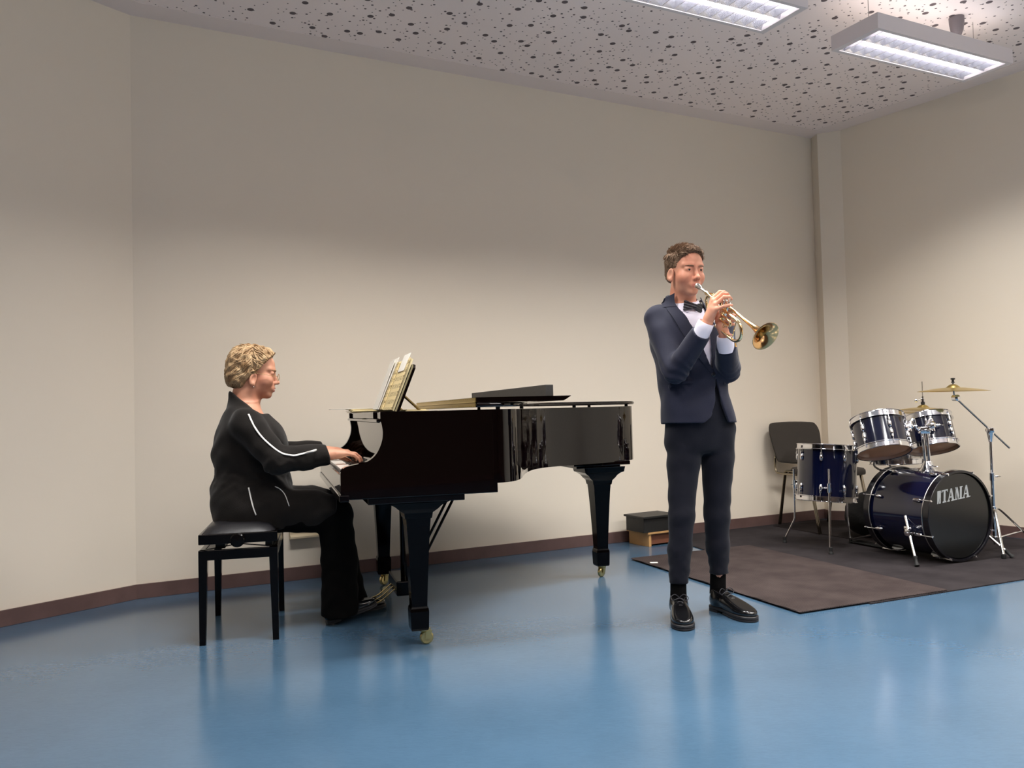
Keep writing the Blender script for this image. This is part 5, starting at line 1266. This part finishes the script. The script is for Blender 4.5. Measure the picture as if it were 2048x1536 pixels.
# bass drum pedal
PD = thing('drum_pedal','grey bass drum pedal behind the bass drum','pedal',bl(0,-.28,-.15)[:2]+(.012,))
def bp3(x,y,z): v_ = Vector(bl(x,0,y)); return (v_.x,v_.y,z)
q = MB(); v = [bp3(-.045,-.36,.018),bp3(.045,-.36,.018),bp3(.045,-.06,.016),bp3(-.045,-.06,.016)]; v += [(a,b,c+.006) for a,b,c in v]; q.add(v,[(0,1,2,3),(7,6,5,4),(0,4,5,1),(1,5,6,2),(2,6,7,3),(3,7,4,0)]); q.build('base_plate','rubber',PD)
q = MB(); v = [bp3(-.042,-.35,.034),bp3(.042,-.35,.034),bp3(.038,-.07,.115),bp3(-.038,-.07,.115)]; v += [(a,b,c+.006) for a,b,c in v]; q.add(v,[(0,1,2,3),(7,6,5,4),(0,4,5,1),(1,5,6,2),(2,6,7,3),(3,7,4,0)]); q.build('footboard','steel',PD)
for x_ in (-.06,.06): MB().tube([bp3(x_,-.05,.016),bp3(x_,-.05,.24)],.008,10).build('upright','chrome',PD)
q = MB(); q.tube([bp3(-.06,-.05,.235),bp3(.06,-.05,.235)],.007,10); q.tube([bp3(0,-.05,.235),bp3(0,-.10,.40)],.0035,8); q.sphere(bp3(0,-.10,.40),(.022,.03,.022),12,8); q.build('beater','chrome',PD,smooth=40)

# ------------------------------------------------------------------ chair
M['chair_cloth'] = mat('dark_brown_upholstery', (50,44,38), .9, bump=(260,.3)); M['chair_tube'] = mat('chair_tube', (150,140,122), .25, 1.)
CHO = Vector((-.035,.0,.0))
Cd = Vector((.2,-.98,0)).normalized(); Cs = Vector((.98,.2,0)).normalized(); C0 = Vector((2.345,6.42,0))+CHO
CH = thing('stacking_chair','dark brown upholstered stacking chair with metal tube legs in the corner','chair',(C0.x,C0.y,.011))
def cp3(s_,d_,z): v_ = C0+Cs*s_+Cd*d_; return (v_.x,v_.y,z)
Tc = Matrix(((Cs.x,-Cd.x,0,C0.x),(Cs.y,-Cd.y,0,C0.y),(0,0,1,0),(0,0,0,1)))
sp_ = MB(); pts = [( .225*math.copysign(abs(math.cos(t))**.45,math.cos(t)), .205*math.copysign(abs(math.sin(t))**.5,math.sin(t))) for t in np.linspace(0,2*math.pi,41)[:-1]]
v=[];f=[];n=40
for sc_,z in ((.9,.425),(.99,.430),(1.,.445),(.995,.462),(.95,.476),(.8,.483),(.4,.486)):
    for x,y in pts: v.append((x*sc_*1.05+.085,y*sc_*1.05-.05,z))
for k in range(6): f += [(k*n+i,k*n+(i+1)%n,(k+1)*n+(i+1)%n,(k+1)*n+i) for i in range(n)]
f += [tuple(range(n))[::-1],tuple(range(6*n,7*n))]; sp_.add(xf(v,Tc),f).build('seat','chair_cloth',CH,smooth=50)
bk_ = MB(); v=[];f=[]; rows_ = 12
out_ = [(-.155,.0),(-.185,.012),(-.197,.05),(-.212,.16),(-.217,.24),(-.200,.295),(-.160,.312),(0,.318),(.160,.312),(.200,.295),(.217,.24),(.212,.16),(.197,.05),(.185,.012),(.155,.0),(0,-.016)]
op = smooth_path(out_+[out_[0]],3)[:-1]; n = len(op); cenx,cenz = 0,.155
for sc_,t in ((.3,-.024),(.93,-.022),(1.,-.010),(1.,.004),(.93,.014),(.3,.018)):
    for x,z in op:
        x2,z2 = cenx+(x-cenx)*sc_, cenz+(z-cenz)*sc_; cv = -.035*(1-(x2/.22)**2); v.append((x2, .235+.10*z2/.3+t-cv*-.0+.05*(x2/.22)**2*-1+.0, .510+z2))
for k in range(5): f += [(k*n+i,k*n+(i+1)%n,(k+1)*n+(i+1)%n,(k+1)*n+i) for i in range(n)]
f += [tuple(range(n))[::-1],tuple(range(5*n,6*n))]; bk_.add(xf(v,Tc),f).build('backrest','chair_cloth',CH,smooth=50)
for sg,nm in ((-1,0),(1,0)):
    x = -.135 if sg < 0 else .295
    pts = [cp3(x,-.30,.012),cp3(x,-.195,.40),cp3(x,-.175,.432),cp3(x,-.14,.445),cp3(x,.10,.445),cp3(x,.145,.432),cp3(x,.165,.40),cp3(x,.275,.012)]
    MB().tube(smooth_path(pts,5),.0135,12,flat=.7).build('leg_frame','chair_tube',CH,smooth=True)
    MB().tube(smooth_path([cp3(sg*.16+.03,.0,.425),cp3(sg*.165,-.20,.425),cp3(sg*.175,-.245,.435),cp3(sg*.178,-.262,.47),cp3(sg*.175,-.265,.56)],5),.009,10).build('back_bracket','chair_tube',CH,smooth=True)
for d_ in (-.13,.10): MB().tube([cp3(-.135,d_,.43),cp3(.295,d_,.43)],.009,10).build('cross_rail','chair_tube',CH,smooth=True)
# black bag
def bag_f(p): 
    d = d_ell(p,(2.545,5.99,.165),(.175,.15,.165)); d = smax(d,-(p[:,2]-.013),.02); return d+wob(p,22,.006)
P,F = isomesh(bag_f,(2.33,5.8,.0),(2.76,6.2,.36),.008); M['bag'] = mat('black_bag_cloth',(6,5,6),.85,bump=(60,.3))
o = obj('bag',P,F,'bag',base=(2.54,5.99,.012),smooth=True); tag(o,'rounded black bag on the mat between floor tom and bass drum','bag')

# ------------------------------------------------------------------ boxes by the wall
M['pine'] = mat('light_wood', (196,150,96), .55, mottle=(6,.2)); M['wood_in'] = mat('red_brown_board', (112,66,44), .6); M['blackbox'] = mat('black_box', (28,27,25), .5, bump=(30,.1))
BA = R(30); Tx_ = Matrix.Translation((.817,6.02,0))@Matrix.Rotation(BA,4,'Z')      # x along the wall, -y towards the camera
WB = thing('wooden_box','light wooden open-fronted box standing on the floor by the back wall','box',(1.0,6.0,0),group='two stacked boxes')
q = MB(); q.box((-.012,-.232,.086),(.30,.012,.100),Tx_,bev=.002); q.build('top_board','pine',WB)
for x_ in (0,.265): MB().box((x_,-.222,.0),(x_+.022,.0,.086),Tx_,bev=.001).build('end_panel','pine',WB)
MB().box((.022,-.205,.012),(.265,-.190,.086),Tx_).build('front_panel','wood_in',WB); MB().box((.022,-.020,.0),(.265,-.005,.086),Tx_).build('back_panel','wood_in',WB)
Ty_ = Matrix.Translation((.775,5.975,0))@Matrix.Rotation(BA,4,'Z')
BBx = thing('black_box','black lidded box stacked on top of the light wooden box','box',(.98,5.98,.1005),group='two stacked boxes')
MB().box((.012,-.212,.1008),(.30,-.012,.200),Ty_,bev=.002).build('body','blackbox',BBx); MB().box((0,-.228,.200),(.312,.0,.214),Ty_,bev=.002).build('lid','blackbox',BBx)
# cable trunking on the back wall
M['trunk'] = mat('cream_plastic', (206,190,160), .5)
g_ = MB(); ang = math.atan2(WDIR.y,WDIR.x); t0 = 1.02
Tw = Matrix.Translation(tuple(A0)+(0,))@Matrix.Rotation(ang,4,'Z')
g_.prism([(-.0155,.245),(-.050,.252),(-.050,.262),(-.030,.275),(-.030,.325),(-.0155,.325)],.83,1.10,Tw@Matrix(((0,0,1,0),(1,0,0,0),(0,1,0,0),(0,0,0,1)))) 
TKR = g_.build('cable_trunking','trunk',base=tuple(Tw@Vector((.96,-.01,.29)))); tag(TKR,'cream cable trunking on the back wall behind the stool','trunking')
for x_ in (1.0,1.09,1.18): pass
